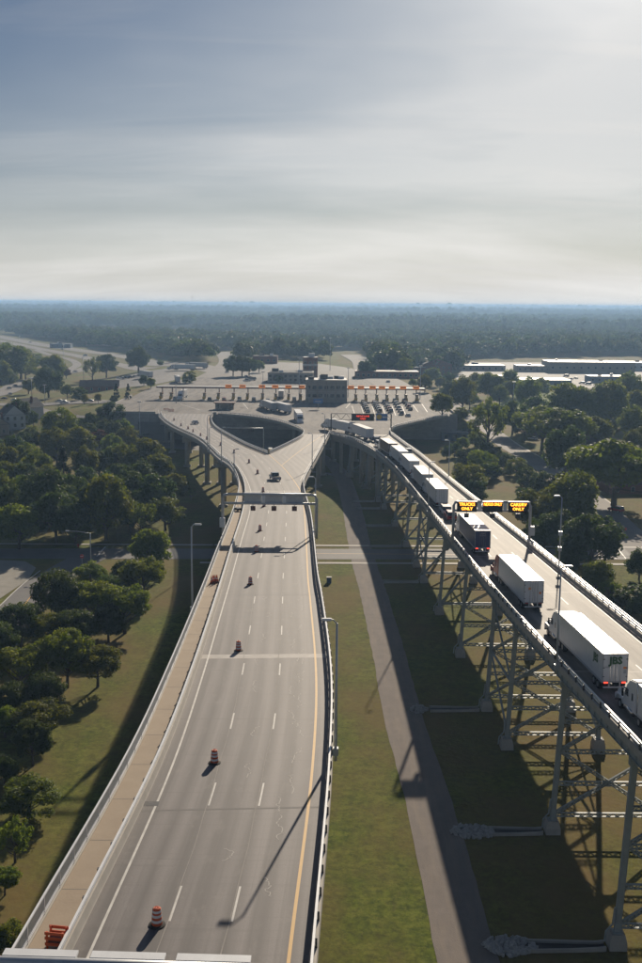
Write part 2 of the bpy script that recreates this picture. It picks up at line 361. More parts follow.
ribbon('service_road', T2([(482,1010),(468,963),(448,880),(428,800),(404,720),(388,650),(371,585),(363,560),(350,500),(341,475),(328,461),(310,452),(285,446)]), 5.6, M_gravel, .03, 2.5, 4, wobble=.09)
ribbon('gravel_spur', T2([(345,480),(330,474),(312,472),(296,472)]), 3.0, M_gravel, .036, 2, 2, wobble=.3)
street = ribbon('street', T2([(425,388),(448,402),(468,418),(491,431),(507,445),(535,461),(565,482),(595,503),(622,528),(650,556),(700,610)]), 9., M_hwy, .07, 6)
ribbon('footpath', T2([(480,418),(520,446),(560,468),(612,505)]), 1.4, M_para, .06, 6, 1)
drape('driveway', T2([(545,458),(562,452),(568,456),(548,464)]), M_para, .075, 3)
lot_r = drape('corner_lot', T2([(596,560),(610,545),(700,540),(720,562)]), M_road, .062, 3)
for i, (x0, x1) in enumerate(((606,616),(616,626),(627,637))):
    ribbon('bay_line', T2([(x0,547),(x1,559)]), .18, M_wpaint, .068, 4, 1, lot_r)
ribbon('freeway', T2([(-60,326),(0,337),(40,344.5),(80,350.5),(130,357.5),(175,364),(222,372)]), 24, M_hwy, .10, 12, 4)
ribbon('freeway', T2([(-50,333),(0,341),(40,349),(75,355.5),(100,361),(125,366),(150,369)]), 16, M_hwy, .16, 12, 4)
ribbon('ramp_road', T2([(36,350),(50,355),(64,358),(73,361),(77,365),(72,368.5),(62,372)]), 8, M_hwy, .20, 6, 3)
ribbon('avenue', T2([(-40,402),(2,393),(20,384),(45,376.5),(75,371.5),(95,366.5),(112,361)]), 15, M_hwy, .24, 8, 4)
ribbon('frontage_road', T2([(-60,406),(0,404.5),(60,403.5),(110,402.5),(140,402),(170,400)]), 13, M_hwy, .28, 8, 4)
ribbon('ramp_road', T2([(32,407),(48,412.5),(72,417),(100,421)]), 6, M_hwy, .20, 6, 2)
drape('truck_lot', T2([(110,390),(150,386),(176,380),(196,368),(178,367),(150,371),(116,378)]), M_lot, .13)
drape('staging_lot', T2([(232,384),(300,386),(346,386),(360,370),(318,364),(262,362),(244,370)]), M_lot, .30)
ribbon('departure_road', T2([(196,392),(206,384),(218,377),(229,370),(234,362),(226,352)]), 26, M_hwy, .34, 8, 4)
ribbon('arrival_road', T2([(398,390),(388,383),(377,377),(369,370),(364,362),(350,355)]), 22, M_hwy, .38, 8, 4)
drape('shop_lot', T2([(452,381),(470,362),(560,366),(642,361),(700,362),(690,388),(560,389)]), M_lot, .14)
drape('mown_field', T2([(488,407),(520,393),(600,391),(590,400),(540,412),(500,415)]), mat('field_grass', (.10,.15,.02), (.14,.17,.035), .1, .95, spec=.1), .12)
drape('pit_lot', T2([(222,428),(300,431),(296,440),(268,452),(240,444)]), M_gravel, .05, 4)
drape('roadside_lot', T2([(138,447),(138,425),(175,427),(210,440),(215,452),(180,449)]), M_road, .05)

# ------------------------------------------------------------------ alignments of the two bridges
zL = hcurve([(33.0, 24.2), (74.4, 23.5), (109.1, 22.3), (143.7, 20.8), (208.9, 18.1), (282.4, 15.4), (365.4, 13.0), (420.7, 11.55), (463.6, PZ)])
zT = hcurve([(33.3, 22.1), (74.9, 20.9), (102.5, 20.0), (135.8, 18.9), (169.0, 18.0), (227.1, 16.5), (310.1, 14.4), (373.7, 12.8), (420.7, 11.55), (463.6, PZ)])
yel = hcurve([(33.0, -2.27), (52.3, -1.48), (75.8, -0.49), (98.0, -0.3), (129.9, -1.23), (142.4, -1.68), (171.5, -2.37), (218.6, -3.75), (239.4, -5.13), (278.2, -10.06), (310.0, -15.59)])
wht = hcurve([(33.0, -13.12), (52.3, -12.23), (75.8, -11.25), (98.0, -11.35), (129.9, -12.04), (142.4, -12.33), (171.5, -13.12), (208.9, -14.11), (239.4, -16.38), (278.2, -21.9), (296.2, -26.64), (348.8, -38.48), (398.6, -54.26), (440.1, -65.11), (463.6, -69.06)])
parI = hcurve([(33.0, -14.6), (52.3, -13.57), (75.8, -12.43), (98.0, -12.43), (129.9, -13.12), (157.6, -13.91), (203.4, -15.19), (240.8, -17.76), (278.2, -23.09), (296.2, -27.92), (348.8, -39.76), (398.6, -55.74), (440.1, -66.4), (463.6, -70.54)])
outR = hcurve([(33.0, -16.77), (52.3, -15.69), (75.8, -14.5), (98.0, -14.5), (129.9, -15.09), (157.6, -15.79), (203.4, -16.87), (240.8, -18.94), (278.2, -24.27), (296.2, -29.01), (348.8, -40.75), (398.6, -56.93), (440.1, -67.48), (463.6, -71.53)])
rgt = hcurve([(33.0, -1.09), (52.3, -0.3), (75.8, 0.69), (98.0, 0.99), (129.9, 0.05), (142.4, -0.49), (195.1, -1.97), (240.8, -4.14), (268.5, -3.16), (293.4, -1.78), (337.7, 0.69), (375.1, 2.71)])
nosL = hcurve([(310.0, -15.98), (330.8, -22.99), (354.3, -29.6), (398.6, -40.45), (437.3, -45.88), (463.6, -47.85)])
nosR = hcurve([(310.0, -15.19), (337.7, -10.16), (358.5, -6.91), (372.3, -6.12), (386.1, -6.91), (405.5, -11.05), (424.9, -17.07), (440.1, -23.68), (453.9, -33.54), (463.6, -45.38)])
tL = hcurve([(33.3, 30.78), (61.0, 29.3), (85.9, 27.82), (102.5, 26.74), (116.4, 25.95), (133.0, 25.06), (151.0, 24.27), (171.8, 23.58), (202.2, 22.59), (252.0, 20.92), (282.4, 19.63), (310.1, 17.46), (335.0, 14.4), (353.6, 10.65), (366.8, 6.12), (375.1, 2.86)])
tR = hcurve([(33.3, 42.32), (61.0, 41.04), (88.7, 39.86), (123.3, 38.48), (151.0, 37.09), (185.6, 35.32), (234.0, 32.46), (261.7, 30.98), (311.4, 28.61), (351.5, 25.85), (377.8, 24.66), (400.0, 27.13), (423.5, 36.31), (445.6, 46.57), (463.6, 55.25)])
def ys(a, b, st=3.):
    n = max(1, round((b-a)/st)); return [a+(b-a)*i/n for i in range(n+1)]
def deck_surface(name, mt, Y, xl, xr, z, off, parent, across=6, ref=None):
    me = bpy.data.meshes.new(name); v = []; f = []; uv = []; k = across+1
    for y in Y:
        for j in range(k):
            x = xl(y)+(xr(y)-xl(y))*j/across; v.append((x, y, z(y)+off)); uv.append((x-(ref or xr)(y), y))
    for i in range(len(Y)-1):
        for j in range(across): f.append((i*k+j, i*k+j+1, (i+1)*k+j+1, (i+1)*k+j))
    me.from_pydata(v, [], f); l = me.uv_layers.new(name='UVMap')
    for p in me.polygons:
        for li in p.loop_indices: l.data[li].uv = uv[me.loops[li].vertex_index]
    me.materials.append(mt); return put(name, me, parent)
def slab(name, mt, Y, xl, xr, z, top, bot, parent):
    mb = MB()
    for y in Y: a, b, zz = xl(y), xr(y), z(y); mb.v += [(a,y,zz+top),(b,y,zz+top),(b,y,zz+bot),(a,y,zz+bot)]
    for i in range(len(Y)-1):
        for k in range(4): mb.f.append((i*4+k, i*4+(k+1)%4, i*4+4+(k+1)%4, i*4+4+k))
    mb.f += [(0,1,2,3), tuple(len(mb.v)-4+k for k in (3,2,1,0))]
    return mb.build(name, mt, parent)
def off(f, d): return lambda y: f(y)+d
def P3(f, z, Y, dz=0.): return [(f(y), y, z(y)+dz) for y in Y]
def strip(name, mt, Y, f, w, z, h, parent):        # flat painted line
    mb = MB(); mb.sweep(P3(f, z, Y, h), [(-w/2,0),(w/2,0)], closed=False)
    o = mb.build(name, mt, parent)
    if o.data.polygons[0].normal.z < 0: o.data.flip_normals()
    return o
def posts(name, mt, f, z, y0, y1, step, dims, parent, dz=0., lim=300):
    me = MB().bx(-dims[0]/2, dims[0]/2, -dims[1]/2, dims[1]/2, 0, dims[2]).mesh(name, mt); y = y0; n = 0
    while y < y1 and n < lim: put(name, me, parent, (f(y), y, z(y)+dz)); n += 1; y += step/math.sqrt(1+((f(y+1)-f(y)))**2)
# ---- the wide road bridge
RB = empty('road_bridge', (0,0,0), label='wide asphalt road bridge with orange drums and a footway curving left to the plaza', cat='bridge')
YA = ys(0, 310, 3.5); YB = ys(310, 463.6, 3.5); YAB = YA+YB[1:]
ax = deck_surface('carriageway', M_asph, YA, off(parI,.35), off(rgt,-.05), zL, 0, RB, 8, ref=yel)
bx_ = deck_surface('carriageway', M_asph, YB, off(parI,.35), off(nosL,-.05), zL, 0, RB, 8, ref=off(nosL,-1.2))
cxr = lambda y: (rgt(y) if y < 375 else tR(y))
cx2 = deck_surface('carriageway', M_asph, ys(310,375,3), off(nosR,.05), off(rgt,-.05), zL, 0, RB, 8)
cx3 = deck_surface('carriageway', M_plaza, ys(375,463.6,3), off(nosR,.05), off(tR,-.05), zL, 0, RB, 10)
slab('deck_slab', M_conc, YA, off(outR,-.25), off(rgt,.35), zL, -.02, -.55, RB)
slab('deck_slab', M_conc, YB, off(outR,-.25), off(nosL,.3), zL, -.02, -.55, RB)
slab('deck_slab', M_conc, ys(310.5,375,3), off(nosR,-.3), off(rgt,.35), zL, -.025, -.55, RB)
slab('deck_slab', M_conc, ys(375,463.6,3), off(nosR,-.3), off(tR,.35), zL, -.03, -.55, RB)
for k in range(4):
    u = .08+.28*k
    slab('girder', M_conc, YA, lambda y, u=u: outR(y)+u*(rgt(y)-outR(y)), lambda y, u=u: outR(y)+u*(rgt(y)-outR(y))+.55, zL, -.56, -1.9, RB)
    slab('girder', M_conc, YB, lambda y, u=u: outR(y)+u*(nosL(y)-outR(y)), lambda y, u=u: outR(y)+u*(nosL(y)-outR(y))+.55, zL, -.56, -1.9, RB)
for k in range(3):
    u = .06+.4*k
    slab('girder', M_conc, ys(316,463.6,3), lambda y, u=u: nosR(y)+u*(cxr(y)-nosR(y)), lambda y, u=u: nosR(y)+u*(cxr(y)-nosR(y))+.5, zL, -.565, -1.85, RB)
# footway, its railing and parapet
YF = ys(0, 252, 3.5); YF2 = ys(252, 463.6, 3.5)
fw = deck_surface('footway', M_walk, YF+YF2[1:], off(outR,.12), off(parI,-.02), zL, .2, RB, 2)
for i, y in enumerate(ys(40, 252, 6.1)):
    q = MB().bx(outR(y)+.14, parI(y)-.04, y-.025, y+.025, zL(y)+.200, zL(y)+.204); q.build('footway_joint', M_road, fw)
slab('footway_kerb', M_para, YF+YF2[1:], off(outR,-.22), off(outR,.12), zL, -.01, .26, RB)
pp = MB().sweep(P3(parI, zL, YAB), [(-.02,-.02),(.36,-.02),(.30,.12),(.20,.62),(-.02,.62)]).build('parapet', M_para, RB)
for dz, r in ((.98,.075),(.80,.05)): MB().sweep(P3(off(parI,.08), zL, YAB, dz), [(-r,-r*.7),(r,-r*.7),(r,r*.7),(-r,r*.7)]).build('rail', M_railw, pp)
posts('rail_post', M_dark, off(parI,-.02), zL, 40, 463, 3.2, (.16,.2,.42), pp, .6, 150)
og = empty('railing', (0,0,0)); og.parent = RB
for dz, r in ((1.42,.06),(.38,.035),(.52,.035)): MB().sweep(P3(outR, zL, YAB, dz), [(-r,-r*.8),(r,-r*.8),(r,r*.8),(-r,r*.8)]).build('rail', M_railw, og)
posts('rail_post', M_galv, outR, zL, 38, 463, 2.9, (.07,.1,1.15), og, .25, 170)
pk = MB(); y = 38.
while y < 303: pk.beam((outR(y), y, zL(y)+.5), (outR(y), y, zL(y)+1.4), .028, .035); y += .17
tag(pk.build('pickets', M_galv, og), kind='stuff')
# right-hand barriers
def barrier(f, z, Y, parent, side, py0, py1, step=2.2, name='barrier', lim=120):
    s = side
    b = MB().sweep(P3(f, z, Y), [(0,-.3),(s*.34,-.3),(s*.34,.42),(s*.10,.42),(s*.03,.10)]).build(name, M_para, parent)
    for dz, r in ((1.02,.09),(.70,.07)): MB().sweep(P3(off(f, s*.13), z, Y, dz), [(-r*.8,-r),(r*.8,-r),(r*.8,r),(-r*.8,r)]).build('rail', M_railw, b)
    posts('rail_post', M_dark, off(f, s*.26), z, py0, py1, step, (.12,.24,.58), b, .42, lim)
    return b
barrier(rgt, zL, ys(0, 375, 3.5), RB, 1, 34, 374, 2.6, lim=160)
barrier(nosL, zL, YB, RB, 1, 312, 463, 2.6)
barrier(nosR, zL, YB, RB, -1, 312, 463, 2.6)
barrier(tR, zL, ys(375, 463.6, 3), RB, 1, 376, 463, 2.6)
# lane paint
strip('edge_line', M_wpaint, YAB, wht, .16, zL, .006, RB)
strip('yellow_line', M_ypaint, YA, yel, .20, zL, .006, RB)
strip('yellow_line', M_ypaint, YB, lambda y: nosL(y)-.9, .18, zL, .006, RB)
strip('edge_line', M_wpaint, ys(252,375,3), off(rgt,-1.0), .15, zL, .006, RB)
def lane(t): return lambda y: (wht(y)+t*(yel(y)-wht(y))) if y <= 310 else wht(y)+t*(nosL(y)-.9-wht(y))
y = 40.6; n = 0
while y < 450:
    for t in (.345, .675):
        strip('lane_dash', M_wpaint, [y, y+1.9, y+3.8], lane(t), .13, zL, .006, RB)
    y += 14.6
for t, w in ((.66, .07), (.335, .05)):
    strip('joint_line', mat('joint_sealant', (.30,.28,.26), (.17,.16,.15), 1.2, .8), ys(0, 268, 2.2), lambda y, t=t: lane(t)(y)+.05*math.sin(y*.23)+.03*math.sin(y*.71), w, zL, .004, RB)
for y in ys(318, 368, 15): strip('lane_dash', M_wpaint, [y, y+3], lambda q: (nosR(q)*.45+rgt(q)*.55), .14, zL, .006, RB)
strip('yellow_line', M_ypaint, ys(283,368,3), lambda q: -10.6+.1*(q-283)+.0003*(q-283)**2, .18, zL, .008, RB)
M_joint = mat('light_joint_concrete', (.42,.40,.375), (.27,.25,.235), 1.5, .7)
for y, w in ((104.9, .7), (232.5, .5), (169.4,.10), (68.9,.10), (132.6,.08)):
    MB().add([(parI(y)+.4,y-w,zL(y-w)+.003),(rgt(y)-.05,y-w+.8,zL(y-w+.8)+.003),(rgt(y)-.05,y+w+.8,zL(y+w+.8)+.003),(parI(y)+.4,y+w,zL(y+w)+.003)], [(0,1,2,3)]).build('expansion_joint', M_joint if w > .2 else M_road, RB)
# wandering sealed cracks
rc = random.Random(4); ck = MB()
for (tx, y0, n) in [(.86,38,10),(.83,43,14),(.80,46,10),(.85,52,12),(.82,58,14),(.87,61,16),(.84,66,16),(.80,74,16),(.86,79,14),(.55,50,12),(.52,56,10),(.50,64,14),(.48,76,12),(.90,70,10),(.78,84,10),(.86,90,10),(.45,90,10),(.53,41,8),(.88,48,12),(.91,56,12),(.79,63,12),(.83,71,14),(.89,86,12),(.76,78,10),(.84,97,12),(.9,104,12),(.5,84,10),(.47,70,10)]:
    x = lane(tx)(y0*1.3847+5.3); p = [(x, y0)]; d = rc.uniform(-.4,.4)
    for i in range(int(n*1.7)):
        d = rc.uniform(-1.2,1.2) if i % 3 else rc.choice((-1.5,1.5,.1)); p.append((p[-1][0]+math.sin(d)*.16, p[-1][1]+math.cos(d)*.17))
    path = [(a, b*1.3847+5.3, zL(b*1.3847+5.3)+.005) for a, b in p]; ck.sweep(path, [(-.032,0),(.032,0)], closed=False)
tag(ck.build('crack_sealant', mat('pale_sealant', (.38,.36,.34), (.28,.27,.25), 2., .7), RB), kind='stuff')
dr = MB().bx(-.55,.55,-.35,.35,0,.012)
drm = dr.mesh('deck_drain', M_dark)
for (px_, py_) in ((151,805),):
    q = onp(px_, py_, zL); put('deck_drain', drm, RB, (q.x, q.y, q.z+.004))
# piers
def pier(xa, xb, y, ztop, parent, ncol=3, r=.75, ang=0.):
    cxm = (xa+xb)/2; w = abs(xb-xa)
    cap = MB().box((cxm, y, ztop-.75), (w, 1.7, 1.5), ang).build('pier_cap', M_conc, parent); bevel(cap, .12, 1)
    for k in range(ncol):
        u = -w*.38+w*.76*k/max(1,ncol-1); x = cxm+u*math.cos(ang); yy = y+u*math.sin(ang)
        MB().cyl((x, yy, -.3), r, ztop-1.45+.3, 16).build('column', M_conc, cap, True)
        bevel(MB().box((x, yy, .2), (2.6,2.6,.8)).build('footing', M_conc, cap), .08, 1)
for y in (22, 69, 119, 169, 218, 268): pier(outR(y)+.8, rgt(y)-.6, y, zL(y)-1.92, RB)
for y in (304, 343, 379, 415, 446): pier(outR(y)+.5, nosL(y)-.5, y, zL(y)-1.92, RB, 3, .8, -.0)
for y in (338, 362): pier(nosR(y)+.4, rgt(y)-.4, y, zL(y)-1.9, RB, 2)
for y in (396, 429): pier(nosR(y)+.6, tR(y)-.8, y, zL(y)-1.9, RB, 4)
# ---- the steel trestle with the queue of trucks
TB = empty('trestle_bridge', (0,0,0), label='steel trestle bridge on braced legs carrying a queue of trucks', cat='bridge')
YT = ys(0, 375, 3.5)
deck_surface('carriageway', M_deckconc, YT, off(tL,.1), off(tR,-.1), zT, 0, TB, 8)
slab('deck_slab', M_conc, YT, off(tL,-.3), off(tR,.3), zT, -.02, -.42, TB)
YS = ys(0, 318, 3.5)
for k in range(4):
    g = (lambda y, k=k: tL(y)+.35+k*(tR(y)-tL(y)-1.0)/3)
    gd = MB().sweep(P3(g, zT, YS, -.43), [(0,0),(.34,0),(.34,-.05),(.19,-.06),(.19,-1.30),(.34,-1.31),(.34,-1.36),(0,-1.36),(0,-1.31),(.15,-1.30),(.15,-.06),(0,-.05)]).build('girder', M_steel, TB)
    if k == 0: posts('stiffener', M_steel, off(g,.07), zT, 60, 318, 1.9, (.13,.03,1.24), gd, -1.735, 140)
slab('girder', M_conc, ys(318,375,3), off(tL,.1), off(tL,.9), zT, -.43, -2.1, TB)
slab('girder', M_conc, ys(318,375,3), off(tR,-.9), off(tR,-.1), zT, -.43, -2.1, TB)
barrier(tL, zT, YT, TB, -1, 60, 374, 2.6)
barrier(tR, zT, YT, TB, 1, 60, 374, 2.6)
mb = MB().sweep(P3(off(tR,.75), zT, YT, .9), [(-.05,-.05),(.05,-.05),(.05,.05),(-.05,.05)]); 
mb.build('conduit', M_galv, TB)
for t in (.34, .67):
    y = 62.
    while y < 366:
        strip('lane_dash', M_wpaint, [y, y+1.9, y+3.8], lambda q, t=t: tL(q)+t*(tR(q)-tL(q)), .13, zT, .006, TB); y += 15.24
for f, d in ((tL,.75),(tR,-.75)): strip('edge_line', M_wpaint, YT, off(f,d), .13, zT, .005, TB)
for y in (86.5,109,145,169,195,224,254,279):
    w = .12; MB().add([(tL(y)+.1,y-w,zT(y-w)+.004),(tR(y)-.1,y-w,zT(y-w)+.004),(tR(y)-.1,y+w,zT(y+w)+.004),(tL(y)+.1,y+w,zT(y+w)+.004)], [(0,1,2,3)]).build('expansion_joint', M_joint, TB)
def laced(a, b, w, parent, name, fine):
    a = Vector(a); b = Vector(b); d = (b-a).normalized(); L = (b-a).length
    mb = MB(); up = Vector((0,1,0)); s = d.cross(up).normalized()
    for k in (-1, 1):
        mb.beam(a+s*k*w/2, b+s*k*w/2, .07, .30, up=(0,1,0)) if abs(d.y) < .5 else mb.beam(a+s*k*w/2, b+s*k*w/2, .07, .2)
    if fine:
        n = int(L/(w*1.15)); 
        for f in (-.14, .14):
            for i in range(n):
                p = a+d*(L*i/n); q = a+d*(L*(i+1)/n); k = 1 if i % 2 else -1
                mb.beam(p+s*k*w/2+up*f, q-s*k*w/2+up*f, .10, .02, up=(0,1,0))
    else: mb.beam(a, b, w*.7, .05, up=(0,1,0))
    return mb.build(name, M_steel, parent)
def bent(y, fine):
    zt = zT(y)-1.82; xa, xb = tL(y)+.85, tR(y)-1.15; ba, bb = tL(y)+.15, tR(y)-.55
    cap = MB().bx(xa-.5, xb+.5, y-.25, y+.25, zt-.75, zt).build('bent_cap', M_steel, TB)
    at = lambda s, z: Vector(((xa, xb)[s]+((ba, bb)[s]-(xa, xb)[s])*(zt-z)/(zt-1.5), y, z))
    for s in (0, 1):
        lg = MB(); p0, p1 = at(s, 1.5), at(s, zt-.3); sx = Vector((.24,0,0))
        lg.beam(p0-sx, p1-sx, .06, .52, up=(0,1,0)); lg.beam(p0+sx, p1+sx, .06, .52, up=(0,1,0)); lg.beam(p0, p1, .46, .06, up=(0,1,0))
        for g in (-1, 1): lg.beam(p0+Vector((0,g*.22,0)), p1+Vector((0,g*.22,0)), .38, .04, up=(0,1,0))
        lg.build('leg', M_steel, cap)
        pd = MB().add([(ba if s == 0 else bb)*1 and ((ba, bb)[s]+dx*q, y+dy*q, z) for z, q in ((-.2,.82),(.7,.80),(1.5,.62)) for dx, dy in ((-1,-1),(1,-1),(1,1),(-1,1))],
            [(3,2,1,0),(8,9,10,11)]+[(r*4+k, r*4+(k+1)%4, r*4+4+(k+1)%4, r*4+4+k) for r in (0,1) for k in range(4)])
        pd.build('pedestal', M_conc, cap)
        MB().bx((ba,bb)[s]-.4,(ba,bb)[s]+.4,y-.4,y+.4,1.5,1.58).build('base_plate', M_steel, cap)
    def strut(z, nm='strut'):
        laced(at(0, z)+Vector((.25,0,0)), at(1, z)-Vector((.25,0,0)), .42, cap, nm, fine)
    hgt = zt-1.5
    if hgt > 14.6: lv = [2.1, 2.1+(hgt-1.4)*.5, zt-1.2]
    elif hgt > 11.2: lv = [2.1, zt-1.2]
    else: lv = [2.0, zt-1.2]
    for a, b in zip(lv, lv[1:]):
        strut(a)
        laced(at(0, a+.2)+Vector((.2,-.05,0)), at(1, b)-Vector((.2,.05,0)), .32, cap, 'diagonal', fine)
        if hgt > 12.6:
            laced(at(0, b)+Vector((.2,.05,0)), at(1, a+.2)-Vector((.2,-.05,0)), .32, cap, 'diagonal', fine)
            mid = (at(0, a)+at(1, b))/2; MB().box(mid, (.95,.09,.7)).build('gusset_plate', M_steel, cap)
            if hgt > 14.6: strut(mid.z, 'mid_strut')
    MB().tube([at(0, 4)+Vector((-.42,-.1,0)), at(0, 2.3)+Vector((-.5,-.1,0)), at(0,1.6)+Vector((-1.05,-.1,0)), at(0,.6)+Vector((-1.1,-.1,0))], .1, 8).build('downpipe', M_steel, cap)
    return at
feet = [(607,935),(547,822),(511,740),(490,702),(465,650),(446,608),(431,577),(421,562),(410,542),(400,522),(393,505),(389,498),(382,485),(377,474)]
BY = [46., 65.]+[onp(x, y, lambda Y: 1.2).y for x, y in feet]
ATS = [bent(y, y < 178) for y in BY]
for i, j in ((4,5),(8,9),(12,13)):               # longitudinal bracing of the four-legged towers
    for s in (0, 1):
        a, b = ATS[i], ATS[j]; zt = zT(BY[j])-3
        zs = [2.2, 2.2+(zt-2.2)*.52, zt]
        for k in range(2):
            tw = MB(); tw.beam(a(s, zs[k]), b(s, zs[k+1]), .26, .12); tw.build('tower_brace', M_steel, TB)
            tw = MB(); tw.beam(b(s, zs[k]), a(s, zs[k+1]), .26, .12); tw.build('tower_brace', M_steel, TB)
        MB().beam(a(s, zs[1]), b(s, zs[1]), .3, .2).build('tower_strut', M_steel, TB)
for y in (321, 335, 347, 358, 368): 
    for u in (.04, .5, .96):
        x = tL(y)+.6+u*(tR(y)-tL(y)-1.2); MB().cyl((x, y, -.3), .62, zT(y)-2.0, 14).build('column', M_conc, TB, True)
# ---- drainage flumes and riprap at the trestle's feet
def rocks(name, cx0, cy0, rx, ry, n, label, seed):
    rr = random.Random(seed); bm = bmesh.new()
    for i in range(n):
        a = rr.uniform(0, 6.283); d = math.sqrt(rr.random()); s = rr.uniform(.14,.36)
        mt = Matrix.Translation((cx0+math.cos(a)*d*rx, cy0+math.sin(a)*d*ry, .03+s*.3+(1-d)*.18)) @ Matrix.Rotation(rr.uniform(0,6), 4, (rr.random(), rr.random(), rr.random()+.1)) @ Matrix.Diagonal((s, s*rr.uniform(.6,1), s*rr.uniform(.45,.8), 1))
        g = bmesh.ops.create_icosphere(bm, subdivisions=1, radius=1, matrix=mt)
        for v in g['verts']: v.co += Vector((rr.uniform(-1,1), rr.uniform(-1,1), rr.uniform(-1,1)))*s*.22
    me = bpy.data.meshes.new(name); bm.to_mesh(me); bm.free(); me.materials.append(M_rock)
    return tag(put(name, me), label, 'riprap', kind='stuff')
fl = [(2, 7.2, 'nearest concrete drainage flume at the bottom right'), (3, 6.3, 'second concrete drainage flume, with pale stones at its end'), (5, 7.2, 'third concrete drainage flume, beside the braced tower'), (8, 7.6, 'concrete drainage flume just in front of the cross road'), (10, 8., 'concrete drainage flume just beyond the cross road'), (11, 7., 'second concrete drainage flume beyond the cross road'), (12, 7, 'third concrete drainage flume beyond the cross road'), (13, 7, 'farthest concrete drainage flume beyond the cross road')]
for n, (i, L, lab) in enumerate(fl):
    y = BY[i]-.3; x1 = tL(y)-1.0; x0 = x1-L; e = empty('drainage_flume', (x1, y, 0), label=lab, cat='drain', group='drainage flumes at the trestle feet')
    MB().add([(x-x1, q, z) for x, z, w in ((x0,.05,.75),(x0+L*.55,.06,.6),(x1-.8,.12,.45),(x1,.2,.45)) for q in (-w, w)], [(0,1,3,2),(2,3,5,4),(4,5,7,6)]).build('floor', M_dark, e)
    for s in (-1, 1):
        w = MB().sweep([(x0-x1, s*.8, 0),(x0-x1+L*.55, s*.65, 0),(-.8, s*.5, .05),(0, s*.5,.15)], [(-.1,-.1),(.1,-.1),(.1,.34),(-.1,.34)]); w.build('side_wall', M_conc, e)
    if n < 3: rocks('riprap', x0-1.6, y, 2.5 if n < 2 else 1.3, 1.5, 260 if n < 2 else 60, ['pale riprap stones at the end of the nearest flume', 'pale riprap stones at the end of the second flume', 'few dark stones at the end of the third flume'][n], n)
# ------------------------------------------------------------------ plaza
def brick_extra(sx, sy, mortar):
    def f(t, co, col):
        b = N(t, 'ShaderNodeTexBrick'); b.inputs['Scale'].default_value = 1.; b.inputs['Brick Width'].default_value = sx; b.inputs['Row Height'].default_value = sy; b.inputs['Mortar Size'].default_value = .02
        b.inputs['Color1'].default_value = (.9,.9,.9,1); b.inputs['Color2'].default_value = (1.1,1.1,1.1,1); b.inputs['Mortar'].default_value = (mortar,mortar,mortar,1)
        s = N(t, 'ShaderNodeSeparateXYZ'); t.links.new(co.outputs['Object'], s.inputs[0]); c = N(t, 'ShaderNodeCombineXYZ')
        t.links.new(mathn(t, 'ADD', s.outputs[0], s.outputs[1]), c.inputs[0]); t.links.new(s.outputs[2], c.inputs[1]); t.links.new(c.outputs[0], b.inputs['Vector'])
        return mixc(t, 1., col, b.outputs[0], 'MULTIPLY')
    return f
M_block = mat('retaining_blocks', (.40,.375,.355), (.31,.295,.28), .3, .9, extra=brick_extra(1.6,.8,.7))
M_beige = mat('beige_precast', (.36,.32,.27), (.31,.275,.23), .4, .8, extra=brick_extra(3.2,1.6,.8))
M_brick = mat('red_brick', (.21,.085,.055), (.16,.065,.045), .4, .9, extra=brick_extra(.9,.35,.75))
M_roofd = mat('dark_roof', (.055,.055,.06), (.08,.078,.078), .5, .9)
M_roofl = mat('pale_flat_roof', (.52,.52,.52), (.40,.40,.40), .1, .55)
M_rooft = mat('brown_shingles', (.13,.10,.085), (.09,.07,.06), .6, .9)
M_siding = mat('white_siding', (.60,.60,.58), (.52,.52,.50), .8, .8, stretch=(1,1,6))
M_tan = mat('tan_wall', (.33,.27,.21), (.28,.23,.18), .3, .8)
M_bluew = mat('blue_grey_wall', (.12,.17,.24), (.10,.14,.20), .3, .7)
m = MB().prism_z([(-98,463.6),(59,463.6),(59,586),(40,696),(-86,696),(-98,610)], PZ-1.2, PZ)
pl = tag(m.build('plaza', M_plaza), kind='structure')
def pline(a, b, w=.16, mt=None, z=PZ):
    a = Vector(a); b = Vector(b); d = (b-a).normalized(); r = Vector((d.y,-d.x,0))*w/2
    o = MB().add([(a-r)[:2]+(z+.005,), (a+r)[:2]+(z+.005,), (b+r)[:2]+(z+.005,), (b-r)[:2]+(z+.005,)], [(0,1,2,3)]).build('lane_line', mt or M_wpaint, pl)
    if o.data.polygons[0].normal.z < 0: o.data.flip_normals()
PX = lambda x, y, z=PZ: onp(x, y, lambda Y: z)
rw = MB().bx(-98, 59, 462.8, 463.6, -.6, PZ-.03).build('wall_face', M_block)
RW = empty('retaining_wall', (0,463.2,0), label='grey block retaining wall holding up the front of the plaza', cat='wall'); rw.parent = RW; rw.location = (0,-463.2,0)
for x0, x1 in ((-98.2,-72.8),(-48.3,-46),(56.2,59)): MB().bx(x0, x1, -.4, .5, PZ-.03, PZ+.95).build('coping', M_para, RW)
MB().bx(59, 59.7, .4, 98, -.6, PZ+.9).build('side_wall', M_block, RW)
MB().bx(-98.7, -98, .4, 84, -.6, PZ+.9).build('side_wall', M_block, RW)
